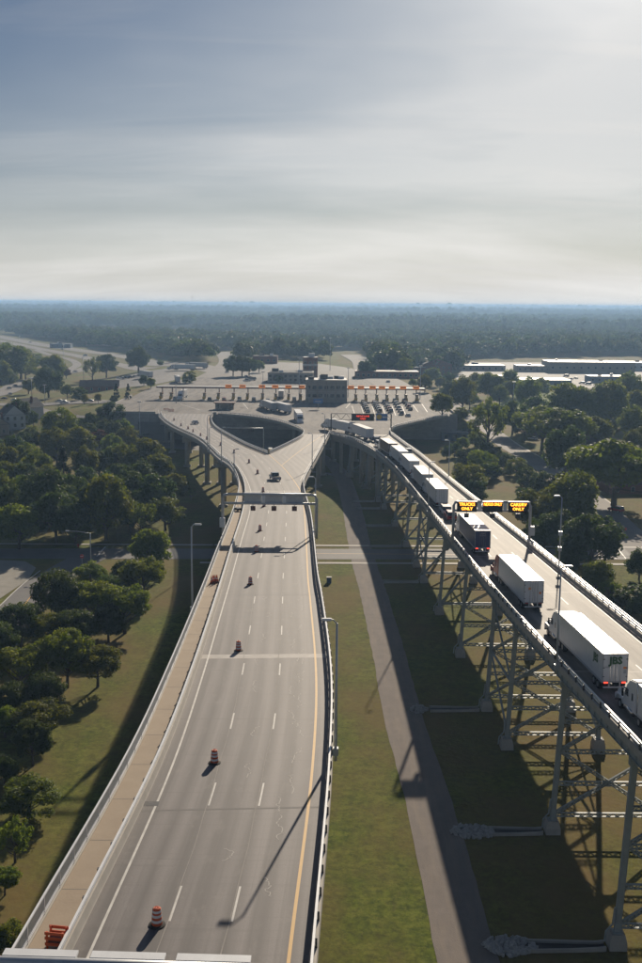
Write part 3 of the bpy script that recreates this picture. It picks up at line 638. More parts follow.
# toll canopies
def canopy(xa, xb, y, label, beam_m, signx, boothx):
    e = empty('toll_canopy', ((xa+xb)/2, y, PZ), label=label, cat='canopy', group='toll plaza canopies'); L = xb-xa; c = (xa+xb)/2
    MB().bx(-L/2, L/2, -2.6, 2.6, 5.5, 6.25).build('roof', beam_m, e)
    MB().bx(-L/2+.05, L/2-.05, -2.55, 2.55, 6.25, 6.32).build('roof_deck', M_roofl, e)
    for x in boothx: MB().bx(x-c-.25, x-c+.25, .9, 1.4, 0, 5.5).build('column', M_rust, e)
    for x in signx:
        s = MB().bx(x-c-1.6, x-c+1.6, -2.95, -2.68, 6.0, 7.5).build('lane_sign', M_orlit, e)
        MB().bx(x-c-1.3, x-c+1.3, -2.97, -2.955, 6.6, 7.1).build('sign_lettering', M_black, s)
    return e
YB1 = 538.
X1 = lambda p: (p-321)/1060*537
b1 = [X1(p) for p in (161,171,182,204,218,233,247,262,275,288,300)]
b2 = [X1(p) for p in (355,365,376,386,396,405,416)]
canopy(X1(156), X1(306), YB1, 'long rust-brown toll canopy at the left of the customs building', M_rust, [X1(p) for p in (228,242,261.5,274.6,287.7,301)], b1)
canopy(X1(345), X1(424), YB1, 'shorter toll canopy at the right of the customs building', M_rust, [X1(p) for p in (350,360,371.6,381,391,402,415)], b2)
booth_me = {}
def booth(x, y, label, group):
    e = empty('toll_booth', (x, y, PZ), label=label, cat='toll booth', group=group)
    if not booth_me:
        booth_me['island'] = bevel(MB().bx(-.8,.8,-7,5,0,.25).mesh('island', M_conc), .08, 1)
        booth_me['cabin'] = bevel(MB().bx(-.65,.65,-1.6,1.6,.25,3.0).mesh('cabin', M_tan), .06, 1)
        booth_me['window'] = MB().bx(-.67,.67,-1.2,1.2,1.3,2.3).mesh('window', M_glass)
        booth_me['cabin_roof'] = MB().bx(-.9,.9,-2,2,3.0,3.2).mesh('cabin_roof', M_rust)
        booth_me['bumper'] = MB().cyl((0,0,.25),.32,1.5,12).mesh('bumper', M_yellow, True)
        booth_me['post'] = MB().cyl((0,0,.25),.1,3.2,8).mesh('post', M_yellow, True)
    for k, l in (('island',(0,0,0)),('cabin',(0,0,0)),('window',(0,0,0)),('cabin_roof',(0,0,0)),('bumper',(-.4,-4,0)),('bumper',(.4,-5.2,0)),('post',(.5,-2.6,0)),('post',(-.5,-2.6,0))): put(k, booth_me[k], e, l)
ordn = ['first','second','third','fourth','fifth','sixth','seventh','eighth','ninth','tenth','eleventh','twelfth','thirteenth','fourteenth','fifteenth','sixteenth','seventeenth']
for i, x in enumerate(b1): booth(x, YB1-1.5, f'{ordn[i]} toll booth from the left under the long canopy', 'toll booths under the long canopy')
for i, x in enumerate(b2): booth(x, YB1-1.5, f'{ordn[i]} toll booth from the left under the right canopy', 'toll booths under the right canopy')
# lane lines on the plaza
for p in ((352,406),(361,406),(372,406),(382,406),(392,406),(402,406),(413,405),(422,404)):
    a = PX(*p); b = PX(p[0]-(352-p[0])*.02+4, 418 if p[0] < 410 else 412); pline(a, (b.x, b.y, 0), .25)
for a, b in (((300,421),(333,405)),((346,408),(351,402)),((196,404),(206,414)),((170,405),(196,418)),((180,404),(200,410)),((290,408),(302,402)),((258,404),(266,410)),((243,403),(248,409)),((345,422),(352,408))):
    A = PX(*a); B = PX(*b)
    if A.y > 464 and B.y > 464: pline(A, B, .3)
# buildings
def building(name, label, cx, cy, w, d, h, zb, wall, roofm, rows=(), cols=0, rz=0., win=(1.6,1.5), parapet=.5, stuff=0, seed=0):
    e = empty(name, (cx, cy, zb), rz, label=label, cat='building')
    MB().bx(-w/2, w/2, 0, d, -.5, h).build('wall', wall, e)
    rf = MB().bx(-w/2-.12, w/2+.12, -.12, d+.12, h+.002, h+parapet).build('roof', wall if parapet > .3 else roofm, e)
    MB().bx(-w/2+.3, w/2-.3, .3, d-.3, h+parapet-.05, h+parapet+.05).build('roof_membrane', roofm, rf)
    fr = MB().bx(-win[0]/2-.1, win[0]/2+.1, -.09, 0, -win[1]/2-.1, win[1]/2+.1).mesh('window', M_para)
    pn = MB().bx(-win[0]/2, win[0]/2, -.11, -.02, -win[1]/2, win[1]/2).mesh('pane', M_glass)
    for z in rows:
        for k in range(cols):
            f = put('window', fr, e, (-w/2+w*(k+.5)/cols, 0, z)); put('pane', pn, f)
    rr = random.Random(seed)
    for k in range(stuff):
        a, b = rr.uniform(-w*.4, w*.4), rr.uniform(d*.15, d*.85); s = rr.uniform(.8, 2.2)
        bevel(MB().bx(a-s, a+s, b-s*.7, b+s*.7, h+parapet, h+parapet+rr.uniform(1,2.4)).build('roof_unit', M_roofd if k % 2 else M_galv, rf), .06, 1)
    return e
cb_ = building('customs_building', 'beige two-storey customs building between the two toll canopies', X1(325.5), 523, 20.5, 16, 10.6, PZ, M_beige, M_roofl, (3.4,7.4), 7, stuff=7, seed=2, win=(1.9,1.6))
MB().bx(-10.25, 10.25, -.12, -.01, 5.1, 5.5).build('string_course', M_para, cb_)
for k in range(5): MB().bx(-9.4+4.6*k, -8.9+4.6*k, -.2, -.005, 0, 10.5).build('pilaster', M_tan, cb_)
bb = building('office_building', 'low grey office block behind the customs building', (290-321)/1060*663, 655, 28, 22, 6.0, PZ-.4, M_beige, M_roofd, (2.0,4.4), 9, stuff=3, seed=4)
tw = building('inspection_tower', 'brick tower with pale band rising over the office block', (309-321)/1060*672, 688, 9.5, 10, 14.0, PZ-.6, M_brick, M_roofl, (8.0,11.0), 3, stuff=1, seed=5)
MB().bx(-4.9, 4.9, -.15, -.005, 9.0, 10.2).build('string_course', M_siding, tw)
g = building('gatehouse', 'small rust-roofed gatehouse above the wall of the open pit', -44.5, 484, 8.4, 4.5, 2.6, PZ, M_tan, M_rust, (1.5,), 4, parapet=.2)
MB().bx(-4.9,4.9,-.9,5.2,2.85,3.25).build('eaves', M_rust, g)
MB().bx(-1.1,1.1,-.6,-.3,0,2.4).build('door', M_glass, g)
e = empty('blue_sign_board', PX(318,409), label='blue sign board on a post in front of the customs building', cat='sign')
MB().bx(-2.2,2.2,-.1,.1,2.6,4.8).build('panel', M_blue, e); MB().cyl((0,0.15,0),.12,4.2).build('post', M_galv, e, True)
MB().bx(-1.4,1.4,-.125,-.105,3.4,3.7).build('lettering', M_white, e)
# far buildings
q = onterr(392, 384); building('low_red_building', 'long low building with rust-red roof behind the right canopy', q.x, q.y+50, 42, 16, 4.2, q.z, M_brick, M_rust, (2.,), 12, parapet=.25)
q = onterr(412, 377); building('dark_shed', 'dark shed left of the brick hall', (389-321)/1060*803, 800, 16, 12, 5.5, terr(50,800), M_brick, M_roofd, (2.2,), 5)
def gabled(name, label, cx, cy, w, d, h, rh, zb, wall, roofm, rz=0., win=2, rows=(1.6,), along='x', chim=True):
    e = empty(name, (cx, cy, zb), rz, label=label, cat='house')
    MB().bx(-w/2, w/2, -d/2, d/2, -.5, h).build('wall', wall, e); o = .5
    if along == 'x':
        for s in (-1, 1): MB().add([(-w/2, 0, h+rh),(w/2, 0, h+rh)], []) 
        rf = MB().prism_x([(-d/2-o, h-.05),(d/2+o, h-.05),(0, h+rh)], -w/2-o, w/2+o).build('roof', roofm, e)
    else:
        mb = MB(); v = [(-w/2-o,h-.05),(w/2+o,h-.05),(0,h+rh)]
        mb.add([(a, yy, z) for yy in (-d/2-o*.2, d/2+o) for a, z in v], [(0,1,2),(5,4,3),(0,3,4,1),(1,4,5,2),(2,5,3,0)]); rf = mb.build('roof', roofm, e)
        mb = MB(); mb.add([(a, -d/2-o*.2-.02, z) for a, z in ((-w/2+.2,h+.1),(w/2-.2,h+.1),(0,h+rh-.3))], [(0,1,2)]); mb.build('gable', wall, e)
    if chim: MB().bx(w*.2, w*.2+.8, -.4, .4, h+rh*.3, h+rh+.9).build('chimney', M_brick, rf)
    for z in rows:
        for k in range(win):
            x = -w/2+w*(k+.5)/win; f = MB().bx(x-.6, x+.6, -d/2-.08, -d/2, z-.1, z+1.5).build('window', M_para, e); MB().bx(x-.48, x+.48, -d/2-.1, -d/2-.02, z, z+1.4).build('pane', M_glass, f)
    return e
q = onterr(440, 374); gabled('brick_hall', 'red brick hall with pale ridge roof beyond the right canopy', (436-321)/1060*893, 900, 24, 20, 9, 4.5, 0.5, M_brick, M_rooft, 0, 5, (2., 5.5), 'y')
building('brick_annexe', 'flat-roofed annexe left of the brick hall', (417-321)/1060*885, 888, 14, 14, 6, .5, M_brick, M_roofl, (2.2,), 4)
building('pale_block', 'pale low block among trees above the brick hall', (420-321)/1060*1110, 1110, 26, 16, 12, 0, M_brick, M_roofl, (8.,), 6)
q = onterr(97, 392); gabled('brown_roofed_house', 'low house with a broad brown hip roof beside the frontage road', q.x, q.y+8, 22, 14, 3.2, 3.2, q.z, M_brick, M_rooft, .15, 5, (.9,), 'x', False)
q = onterr(12, 428); gabled('white_gabled_house', 'white gabled house with dark roof at the left edge', q.x, q.y, 9, 12, 6.2, 4.2, q.z, M_siding, M_roofd, .5, 3, (1., 4.), 'y')
q = onterr(26, 422); gabled('tall_white_house', 'taller white house behind the white gabled house', q.x, q.y+4, 10, 9, 6.6, 3.8, q.z, M_siding, M_roofd, -.6, 3, (1., 4.), 'y')
q = onterr(-3, 434); gabled('cream_house', 'cream gabled house cut by the left edge', q.x, q.y, 9, 11, 4.5, 3.6, q.z, M_tan, M_roofd, .4, 2, (1.,), 'y')
q = onterr(628, 494); gabled('brown_bungalow', 'long brown-roofed bungalow below the big tree at right', q.x+6, q.y+6, 26, 11, 3.0, 2.6, 0, M_brick, M_rooft, .12, 5, (.8,), 'x')
q = onterr(600, 452); gabled('brick_bungalow', 'small brick bungalow half hidden by trees at right', q.x, q.y+2, 13, 10, 3.0, 2.6, 0, M_brick, M_rooft, .1, 3, (.8,), 'x')
q = onterr(455, 441); building('pump_house', 'flat-roofed grey utility building beside the right abutment', q.x, q.y, 11.5, 7, 3.6, 0, M_bluew, M_roofl, (1.9,), 3, parapet=.25)
for (px_, py_, w, d, h, wm, rm, nm, lab, n) in [
    (541,388,44,26,5.2,M_bluew,M_roofl,'blue_store','long blue-fronted store with pale roof behind the field',9),
    (592,373,76,34,9,M_tan,M_roofl,'tan_warehouse','big tan warehouse, largest of the far shops',12),
    (534,372,30,20,5,M_tan,M_roofl,'low_tan_shop','low tan shop left of the big warehouse',6),
    (609,383,30,16,4.6,M_bluew,M_roofl,'blue_shop','small blue-grey shop below the big warehouse',6),
    (480,371,46,26,4.5,M_tan,M_roofl,'flat_roofed_mall','flat pale mall roof at the left end of the far shops',8),
    (500,383,28,16,4.8,M_bluew,M_roofl,'grey_store','grey store between trees left of the blue store',6),
    (648,371,30,30,7,M_siding,M_roofl,'white_shop','white shop at the right edge beyond the trees',5),
    (100,346,40,20,7,M_tan,M_roofl,'far_school','pale flat building among woods above the freeway',6),
    (60,348,26,14,5,M_bluew,M_roofl,'freeway_depot','grey depot beside the freeway',4),
    (265,364,20,14,6,M_brick,M_roofd,'brick_depot','dark depot behind the round shrubs of the plaza',4),
    (240,366,16,12,5,M_tan,M_rooft,'brown_kiosk','brown-roofed kiosk left of the staging lot',3)]:
    q = onterr(px_, py_); building(nm, lab, q.x, q.y, w, d, h, q.z, wm, rm, (h*.5,), n, stuff=2, seed=int(px_))
q = onterr(62, 339); MB().bx(-6,6,-.3,.3,5,11).build('red_billboard', mat('billboard_red', (.5,.03,.03), (.4,.03,.03), 1., .5), loc=(q.x, q.y, q.z))
o = bpy.data.objects['red_billboard']; tag(o, 'red billboard standing over the woods beside the freeway', 'billboard')
for x in (-4, 4): MB().cyl((x,.5,0),.3,8).build('post', M_steel, o)
# ------------------------------------------------------------------ vehicles
_dg = None
def text_mesh(s, size, mt, bold=0., ext=.004, shear=0., align='CENTER'):
    c = bpy.data.curves.new('lettering', 'FONT'); c.body = s; c.size = size; c.offset = bold; c.extrude = ext; c.shear = shear; c.align_x = align; c.align_y = 'CENTER'; c.resolution_u = 2; c.space_line = .85
    o = bpy.data.objects.new('lettering_tmp', c); COL.objects.link(o); dg = bpy.context.evaluated_depsgraph_get(); dg.update()
    me = bpy.data.meshes.new_from_object(o.evaluated_get(dg)); bpy.data.objects.remove(o); bpy.data.curves.remove(c)
    me.materials.clear(); me.materials.append(mt); return me
def paint(name, c, rough=.3, spec=.5): return mat(name, c, tuple(v*.93 for v in c), .7, rough, spec=spec)
M_green = paint('green_lettering', (.035,.11,.045), .5)
M_brownL = paint('brown_lettering', (.09,.05,.03), .5)
M_truckred = paint('red_cab_paint', (.33,.035,.025)); M_cabw = paint('white_cab_paint', (.70,.71,.72)); M_bluebox = paint('blue_trailer_paint', (.02,.045,.13), .35)
M_alu = mat('trailer_white_panel', (.70,.70,.70), (.60,.61,.62), .35, .32, stretch=(1,1,.4)); M_brownbox = paint('brown_trailer_paint', (.14,.075,.05), .5)
M_greybox = mat('grey_trailer_panel', (.42,.44,.46), (.34,.36,.38), .5, .35)
M_chrome = mat('polished_steel', (.6,.6,.6), (.5,.5,.5), 2., .18, metal=.9)
_tm = {}
def tmesh(k, fn):
    if k not in _tm: _tm[k] = fn()
    return _tm[k]
def wheel(parent, x, y, r=.5, w=.56):
    o = put('wheel', tmesh(('tyre', r, w), lambda: bevel(MB().cylx((0,0,0), r, w, 18).mesh('wheel', M_tyre), .05, 1)), parent, (x, y, r))
    s = 1 if x > 0 else -1
    put('rim', tmesh(('rim', r, w, s), lambda: MB().cylx((s*w*.44,0,0), r*.58, w*.16, 12).mesh('rim', M_rim)), o)
def semi(p, heading, pitch, box, roofm, cab, label, door=None, L=15.9, nocab=False, lit=False):
    e = empty('semi_truck', p, heading, pitch, label, 'truck', 'trucks queueing on the trestle bridge')
    W2 = 1.3; z0, z1 = 1.18, 4.1; door = door or box
    b = put('trailer_box', tmesh(('box', box.name), lambda: MB().bx(-W2, W2, .06, L, z0, z1-.05).mesh('trailer_box', box)), e)
    put('trailer_roof', tmesh(('roof', roofm.name), lambda: MB().bx(-W2-.01, W2+.01, .0, L+.02, z1-.05, z1).mesh('trailer_roof', roofm)), e)
    rib = tmesh(('rib', box.name), lambda: MB().bx(-W2-.018, -W2, -.03, .03, z0+.12, z1-.12).mesh('side_post', box))
    for k in range(22): put('side_post', rib, b, (0, .6+k*.7, 0)); 
    put('side_rail', tmesh('siderail', lambda: MB().bx(-W2-.03, W2+.03, .02, L, z0-.12, z0+.1).mesh('side_rail', M_greybox)), e)
    put('rear_frame', tmesh('rframe', lambda: MB().bx(-W2,-W2+.09,-.03,.05,z0,z1).bx(W2-.09,W2,-.03,.05,z0,z1).bx(-W2,W2,-.031,.05,z1-.14,z1-.001).bx(-W2,W2,-.03,.05,z0-.1,z0+.06).mesh('rear_frame', M_greybox)), e)
    for s in (-1, 1):
        d = put('rear_door', tmesh(('door', door.name, s), lambda: MB().bx(s*.02, s*(W2-.1), -.02, .055, z0+.07, z1-.15).mesh('rear_door', door)), e)
        for xx in (.16, .5): put('lock_rod', tmesh(('rod', s, xx), lambda: MB().cyl((s*xx,-.05,z0+.1), .022, z1-z0-.3, 6).mesh('lock_rod', M_chrome)), d)
        put('tail_light', tmesh(('tl', s, lit), lambda: MB().bx(s*.72, s*1.12, -.06, -.02, z0-.16, z0-.02).mesh('tail_light', M_redlit if lit else M_red)), e)
        for k in range(3): put('hinge', tmesh(('hinge', s), lambda: MB().bx(s*(W2-.02), s*(W2-.22), -.045, -.02, 0, .07).mesh('hinge', M_dark)), d, (0, 0, z0+.5+k*.9))
        put('mud_flap', tmesh(('mf', s), lambda: MB().bx(s*.62, s*1.24, .35, .37, .35, 1.05).mesh('mud_flap', M_black)), e)
        put('landing_leg', tmesh(('ll', s), lambda: MB().bx(s*.75, s*.9, L-4.2, L-4.05, .3, z0-.1).mesh('landing_leg', M_dark)), e)
    put('underride_bar', tmesh('ub', lambda: MB().bx(-1.15, 1.15, -.02, .1, .52, .66).bx(-.6,-.5,0,.1,.66,z0-.1).bx(.5,.6,0,.1,.66,z0-.1).mesh('underride_bar', M_white)), e)
    put('chassis', tmesh('ch', lambda: MB().bx(-.5, .5, .4, L-1.2, .95, z0-.1).bx(-.45,.45, L-2.2, L+5.8, .7, .98).mesh('chassis', M_dark)), e)
    for y in (1.5, 2.75):
        for s in (-1, 1): wheel(e, s*.98, y)
    for y in (L-1.4, L-.1):
        for s in (-1, 1): wheel(e, s*.92, y)
    for s in (-1, 1): wheel(e, s*1.0, L+5.0, .5, .34)
    y0 = L+.75
    c = put('cab', tmesh(('cab', cab.name), lambda: bevel(MB().prism_x([(y0,.8),(y0+3.35,.8),(y0+3.4,2.0),(y0+3.0,2.25),(y0+2.55,3.0),(y0+1.7,3.75),(y0+.25,4.0),(y0,3.95)], -1.2, 1.2).mesh('cab', cab), .09, 2)), e)
    put('hood', tmesh(('hood', cab.name), lambda: bevel(MB().prism_x([(y0+3.3,.75),(y0+5.6,.65),(y0+5.75,1.3),(y0+5.5,1.75),(y0+3.3,2.1)], -.95, .95).mesh('hood', cab), .14, 2)), e)
    for s in (-1, 1):
        put('side_window', tmesh(('sw', s), lambda: MB().bx(s*1.17, s*1.212, y0+2.0, y0+2.85, 1.95, 2.65).mesh('side_window', M_glass)), c)
        put('sleeper_window', tmesh(('slw', s), lambda: MB().bx(s*1.17, s*1.212, y0+.75, y0+1.15, 1.9, 2.6).mesh('sleeper_window', M_glass)), c)
        put('mirror', tmesh(('mr', s), lambda: bevel(MB().bx(s*1.38, s*1.52, y0+2.75, y0+3.0, 1.75, 2.6).bx(s*1.15, s*1.4, y0+2.85, y0+2.9, 2.5, 2.56).mesh('mirror', M_black), .03, 1)), c)
        put('front_fender', tmesh(('ff', cab.name, s), lambda: bevel(MB().prism_x([(y0+3.5,.7),(y0+3.7,1.1),(y0+4.1,1.28),(y0+4.7,1.28),(y0+5.1,1.1),(y0+5.5,.6),(y0+5.6,1.2),(y0+5.2,1.42),(y0+3.5,1.42)], s*.7, s*1.22).mesh('front_fender', cab), .03, 1)), c)
        put('fuel_tank', tmesh(('ft', s), lambda: MB().tube([(s*.98,y0+.9,.72),(s*.98,y0+2.9,.72)], .34, 14).mesh('fuel_tank', M_chrome, True)), c)
        put('exhaust_stack', tmesh(('ex', s), lambda: MB().cyl((s*1.05,y0-.12,1.1), .08, 2.9, 8).mesh('exhaust_stack', M_chrome, True)), c)
    put('windscreen', tmesh('ws', lambda: MB().add([(-1.05,y0+3.03,2.28),(1.05,y0+3.03,2.28),(.98,y0+2.6,3.0),(-.98,y0+2.6,3.0)], [(0,1,2,3)]).mesh('windscreen', M_glass)), c)
    put('bumper', tmesh('bp', lambda: MB().bx(-1.15,1.15,y0+5.6,y0+5.8,.4,.75).mesh('bumper', M_chrome)), c)
    return e
def lane_pos(Y, u): return tL(Y)+u
def place_semi(Y, u, *a, **k):
    x = tL(Y)+u; Y2 = Y+16; x2 = tL(Y2)+u; hd = math.atan2(-(x2-x), Y2-Y); pt = math.atan2(zT(Y2)-zT(Y), Y2-Y)
    return semi((x, Y, zT(Y)+.01), hd, pt, *a, **k)
def rearY(x, y): return onp(x, y, zT).y
def tpos(x, y): q = onp(x, y, zT); return q.y, q.x-tL(q.y)
Yj, uj = tpos(613,693.5); Yr, ur = tpos(535,611.5); Yb, ub = tpos(482.5,555)
jt = place_semi(Yj, 3.0, M_alu, M_white, M_cabw, 'white semi trailer with green three-letter lettering on its rear doors', lit=True)
def lettering(t, s, size, mt, loc, rot, bold=0., shear=0.): return put('lettering', text_mesh(s, size, mt, bold, .004, shear), t, loc, rot)
R90 = math.pi/2
lettering(jt, 'JBS', 1.02, M_green, (.02,-.085,3.36), (R90,0,0), .05)
lettering(jt, 'JBS', 1.15, M_green, (-1.325,2.2,3.05), (R90,0,-R90), .045)
lettering(jt, '* * * *', .26, M_green, (.02,-.085,3.9), (R90,0,0), .01)
lettering(jt, 'CARRIERS', .2, M_greybox, (-.78,-.045,2.7), (R90,0,0), .004)
MB().bx(.82,1.14,-.035,-.021,2.50,2.72).build('placard', M_orsign, jt); MB().bx(.86,1.12,-.032,-.021,2.02,2.42).build('placard', M_greybox, jt)
rt = place_semi(Yr, 3.0, M_alu, M_white, M_truckred, 'white trailer pulled by a red cab just behind the lane sign gantry')
MB().bx(-.72,-.38,-.035,-.021,2.9,3.2).build('placard', M_orsign, rt); MB().bx(.72,.98,-.035,-.021,2.3,2.62).build('placard', M_orsign, rt)
bt = place_semi(Yb, 3.0, M_bluebox, M_white, M_cabw, 'dark blue trailer with pale roof below the lane sign gantry', lit=True)
lettering(bt, 'LARO', .42, M_greybox, (0,-.045,3.55), (R90,0,0), .0); lettering(bt, 'TRANSPORT', .2, M_greybox, (0,-.045,3.2), (R90,0,0))
q = place_semi(Yj-25.3, 3.15, M_alu, M_white, M_cabw, 'white truck cut by the right edge with a brown emblem on its side')
em = MB(); # leaping animal silhouette on the trailer side
em.prism_x([(0,.1),(.3,.28),(.75,.32),(1.15,.5),(1.5,.44),(1.32,.30),(1.1,.18),(1.25,-.05),(1.05,-.02),(.9,.1),(.45,.08),(.25,-.16),(.1,-.1)], -.004, .004)
o = em.build('emblem', M_brownL, q); o.location = (-1.325, 14.7, 2.9); o.rotation_euler = (0,0,0); o.scale = (1,-1,1)
for i, (px_, py_, bm_, rm, lab) in enumerate([
    (440.5,508.5,M_alu,M_white,'white trailer just ahead of the two waiting cars on the trestle'),
    (424,492,M_greybox,M_white,'grey-sided trailer, second of the five ahead of the two cars'),
    (411,477,M_alu,M_white,'white trailer, third of the five ahead of the two cars'),
    (399,466.5,M_alu,M_white,'white trailer right behind the brown trailer on the trestle'),
    (391,457.5,M_brownbox,M_white,'brown-doored trailer where the trestle begins to bend left')]):
    Y, u = tpos(px_, py_); place_semi(Y, 3.0, bm_, rm, M_cabw, lab)
def free_semi(p, hd, bm_, rm, cab, lab, group='trucks crossing the plaza'):
    e = semi(p, hd, 0, bm_, rm, cab, lab); e['group'] = group; return e
for (px_, py_, hdg, bm_, lab) in [(370,441,16,M_alu,'white trailer turning on the bend behind the message sign gantry'),(352,434.5,27,M_alu,'white trailer at the tip of the queue under the lattice gantry')]:
    q = onp(px_, py_, zT); free_semi((q.x, q.y, zT(q.y)+.02), rad(hdg), bm_, M_white, M_cabw, lab, 'trucks queueing on the trestle bridge')
for (px_, py_, hdg, bm_, cab, lab) in [(274,412,18,M_greybox,M_cabw,'grey trailer above the curved ramp wall of the pit'),(289,414,22,M_alu,M_truckred,'white trailer turning left above the ramp, right of the grey one'),(281,399,0,M_alu,M_cabw,'white trailer standing in a booth lane of the long canopy'),(185,397,180,M_alu,M_cabw,'white truck cab coming out of the leftmost booths'),(297,419,185,M_greybox,M_cabw,'grey truck heading down towards the ramp bend')]:
    q = onp(px_, py_, lambda Y: max(PZ, zL(Y)) if Y < 463.6 else PZ); free_semi((q.x, q.y if q.y > 465 or hdg < 90 else q.y, q.z+.01), rad(hdg), bm_, M_white, cab, lab)
# cars
CARC = {'white':(.68,.68,.68),'silver':(.38,.40,.42),'black':(.02,.02,.022),'dark grey':(.08,.085,.09),'red':(.32,.02,.02),'dark blue':(.02,.04,.12),'tan':(.3,.25,.19)}
CARP = {k: paint('car_paint_'+k.replace(' ','_'), v, .25) for k, v in CARC.items()}
def car(p, hd, color, label, group=None, kind='sedan', pitch=0.):
    e = empty({'sedan':'car','suv':'suv','pickup':'pickup_truck','van':'van'}[kind], p, hd, pitch, label, {'sedan':'car','suv':'suv','pickup':'pickup','van':'van'}[kind], group); pm = CARP[color]
    if kind == 'sedan': body = [(-2.3,.35),(-2.3,.85),(-2.15,.98),(-1.3,1.0),(1.0,.98),(2.1,.80),(2.3,.6),(2.3,.35)]; cabn = [(-1.75,.98),(-1.05,1.42),(.35,1.45),(1.25,.96)]; w, cw = .9, .72
    elif kind == 'suv': body = [(-2.35,.4),(-2.4,1.0),(-2.3,1.12),(1.05,1.12),(2.2,1.0),(2.4,.7),(2.4,.4)]; cabn = [(-2.3,1.1),(-2.05,1.75),(.55,1.78),(1.3,1.1)]; w, cw = .96, .82
    elif kind == 'pickup': body = [(-2.8,.45),(-2.8,1.1),(1.1,1.12),(2.6,1.05),(2.8,.75),(2.8,.45)]; cabn = [(-.6,1.1),(-.45,1.8),(.75,1.82),(1.5,1.1)]; w, cw = .98, .84
    else: body = [(-2.6,.4),(-2.6,1.1),(1.6,1.15),(2.5,.95),(2.6,.7),(2.6,.4)]; cabn = [(-2.55,1.1),(-2.5,2.1),(1.0,2.1),(1.8,1.12)]; w, cw = .98, .9
    def mk_body():
        return bevel(MB().prism_x(body, -w, w).mesh('body', pm), .09, 2)
    def mk_cab():
        n = len(cabn); mb = MB(); top = max(z for _, z in cabn); vs = []
        for s in (-1, 1): vs += [(s*(w-.06 if z < top-.1 else cw), y, z) for y, z in cabn]
        mb.add(vs, [tuple(range(n)), tuple(range(2*n-1, n-1, -1))]+[(i, i+n, (i+1)%n+n, (i+1)%n) for i in range(n)]); return bevel(mb.mesh('windows', M_glass), .04, 1)
    b = put('body', tmesh((kind, color, 'b'), mk_body), e); put('windows', tmesh((kind, 'c'), mk_cab), e)
    ty = [y for y, z in cabn if z > max(z for _, z in cabn)-.1]; tz = max(z for _, z in cabn)
    put('roof', tmesh((kind, color, 'r'), lambda: bevel(MB().bx(-cw-.01, cw+.01, min(ty)-.05, max(ty)+.05, tz-.06, tz+.02).mesh('roof', pm), .03, 1)), e)
    if kind == 'pickup': put('cargo_bed', tmesh('bed', lambda: MB().bx(-.82,.82,-2.7,-.75,1.06,1.125).mesh('cargo_bed', M_black)), e)
    yr = body[0][0]; yf = body[-1][0]
    for s in (-1, 1):
        put('tail_light', tmesh((kind,'t',s), lambda: MB().bx(s*(w-.35), s*(w-.05), yr-.02, yr+.08, .72, .9).mesh('tail_light', M_red)), e)
        put('headlight', tmesh((kind,'h',s), lambda: MB().bx(s*(w-.38), s*(w-.1), yf-.18, yf-.01, .58, .74).mesh('headlight', M_white)), e)
        for y in (-1.42 if kind == 'sedan' else -1.55, 1.42 if kind == 'sedan' else 1.6): wheel(e, s*(w-.1), y, .33, .22)
    return e
def heading_of(f, Y, sgn=1): return math.atan2(-(f(Y+3)-f(Y-3)), 6) + (0 if sgn > 0 else math.pi)
q = onp(275,480, zL); hd = math.atan2(3.0, 6.); car((q.x, q.y, q.z+.01), rad(14), 'silver', 'silver pickup driving towards the gore of the wide bridge', kind='pickup')
q = onp(195,424, zL); car((q.x, q.y, q.z+.01), rad(24), 'white', 'white car alone on the left branch before the toll booths')
q = onp(446.5,513.5, zT); car((tL(q.y)+2.9, q.y, q.z+.01), heading_of(tL,q.y), 'white', 'white waiting SUV right behind the white trailer ahead of the gantry', kind='suv')
q2 = q.y-6.6; car((tL(q2)+2.9, q2, zT(q2)+.01), heading_of(tL,q2), 'red', 'dark red SUV waiting just ahead of the blue truck', kind='suv')
q = onp(408,454, zT); car((q.x, q.y, q.z+.01), heading_of(tR,q.y), 'white', 'white car alone in the right lane of the trestle', kind='suv')
q = onp(379,446.5, zT); car((q.x, q.y, q.z+.01), rad(10), 'white', 'white van squeezed between trailers on the trestle bend', kind='van')
q = onp(376,442, zT); car((q.x, q.y, q.z+.01), rad(12), 'dark blue', 'dark car just ahead of the white van on the trestle bend', kind='suv')
rc = random.Random(11); lanes = [((363,403),(369,414)),((374,403),(381,414)),((384,403),(392,414)),((394.5,402),(403,417)),((404,402),(412,412))]
cols = ['white','dark grey','silver','black','red','white','dark blue','silver','dark grey','tan']
for li, (a, b) in enumerate(lanes):
    A, B = PX(*a), PX(*b); n = 6 if li != 4 else 5; hd = math.atan2(-(A.x-B.x), A.y-B.y)
    for k in range(n):
        p = A+(B-A)*(k/(n-.2)); c = cols[(li*3+k*7+int(rc.random()*3)) % 10]
        car((p.x, p.y, PZ+.01), hd, c, f'{c} car, {ordn[k]} from the booth in the {ordn[li]} queue lane from the left', 'cars queueing at the right toll booths', rc.choice(['sedan','suv','suv']))
q = PX(408,417); car((q.x, q.y, PZ+.01), rad(6), 'white', 'white car alone at the tail, right of the fourth queue', kind='sedan')
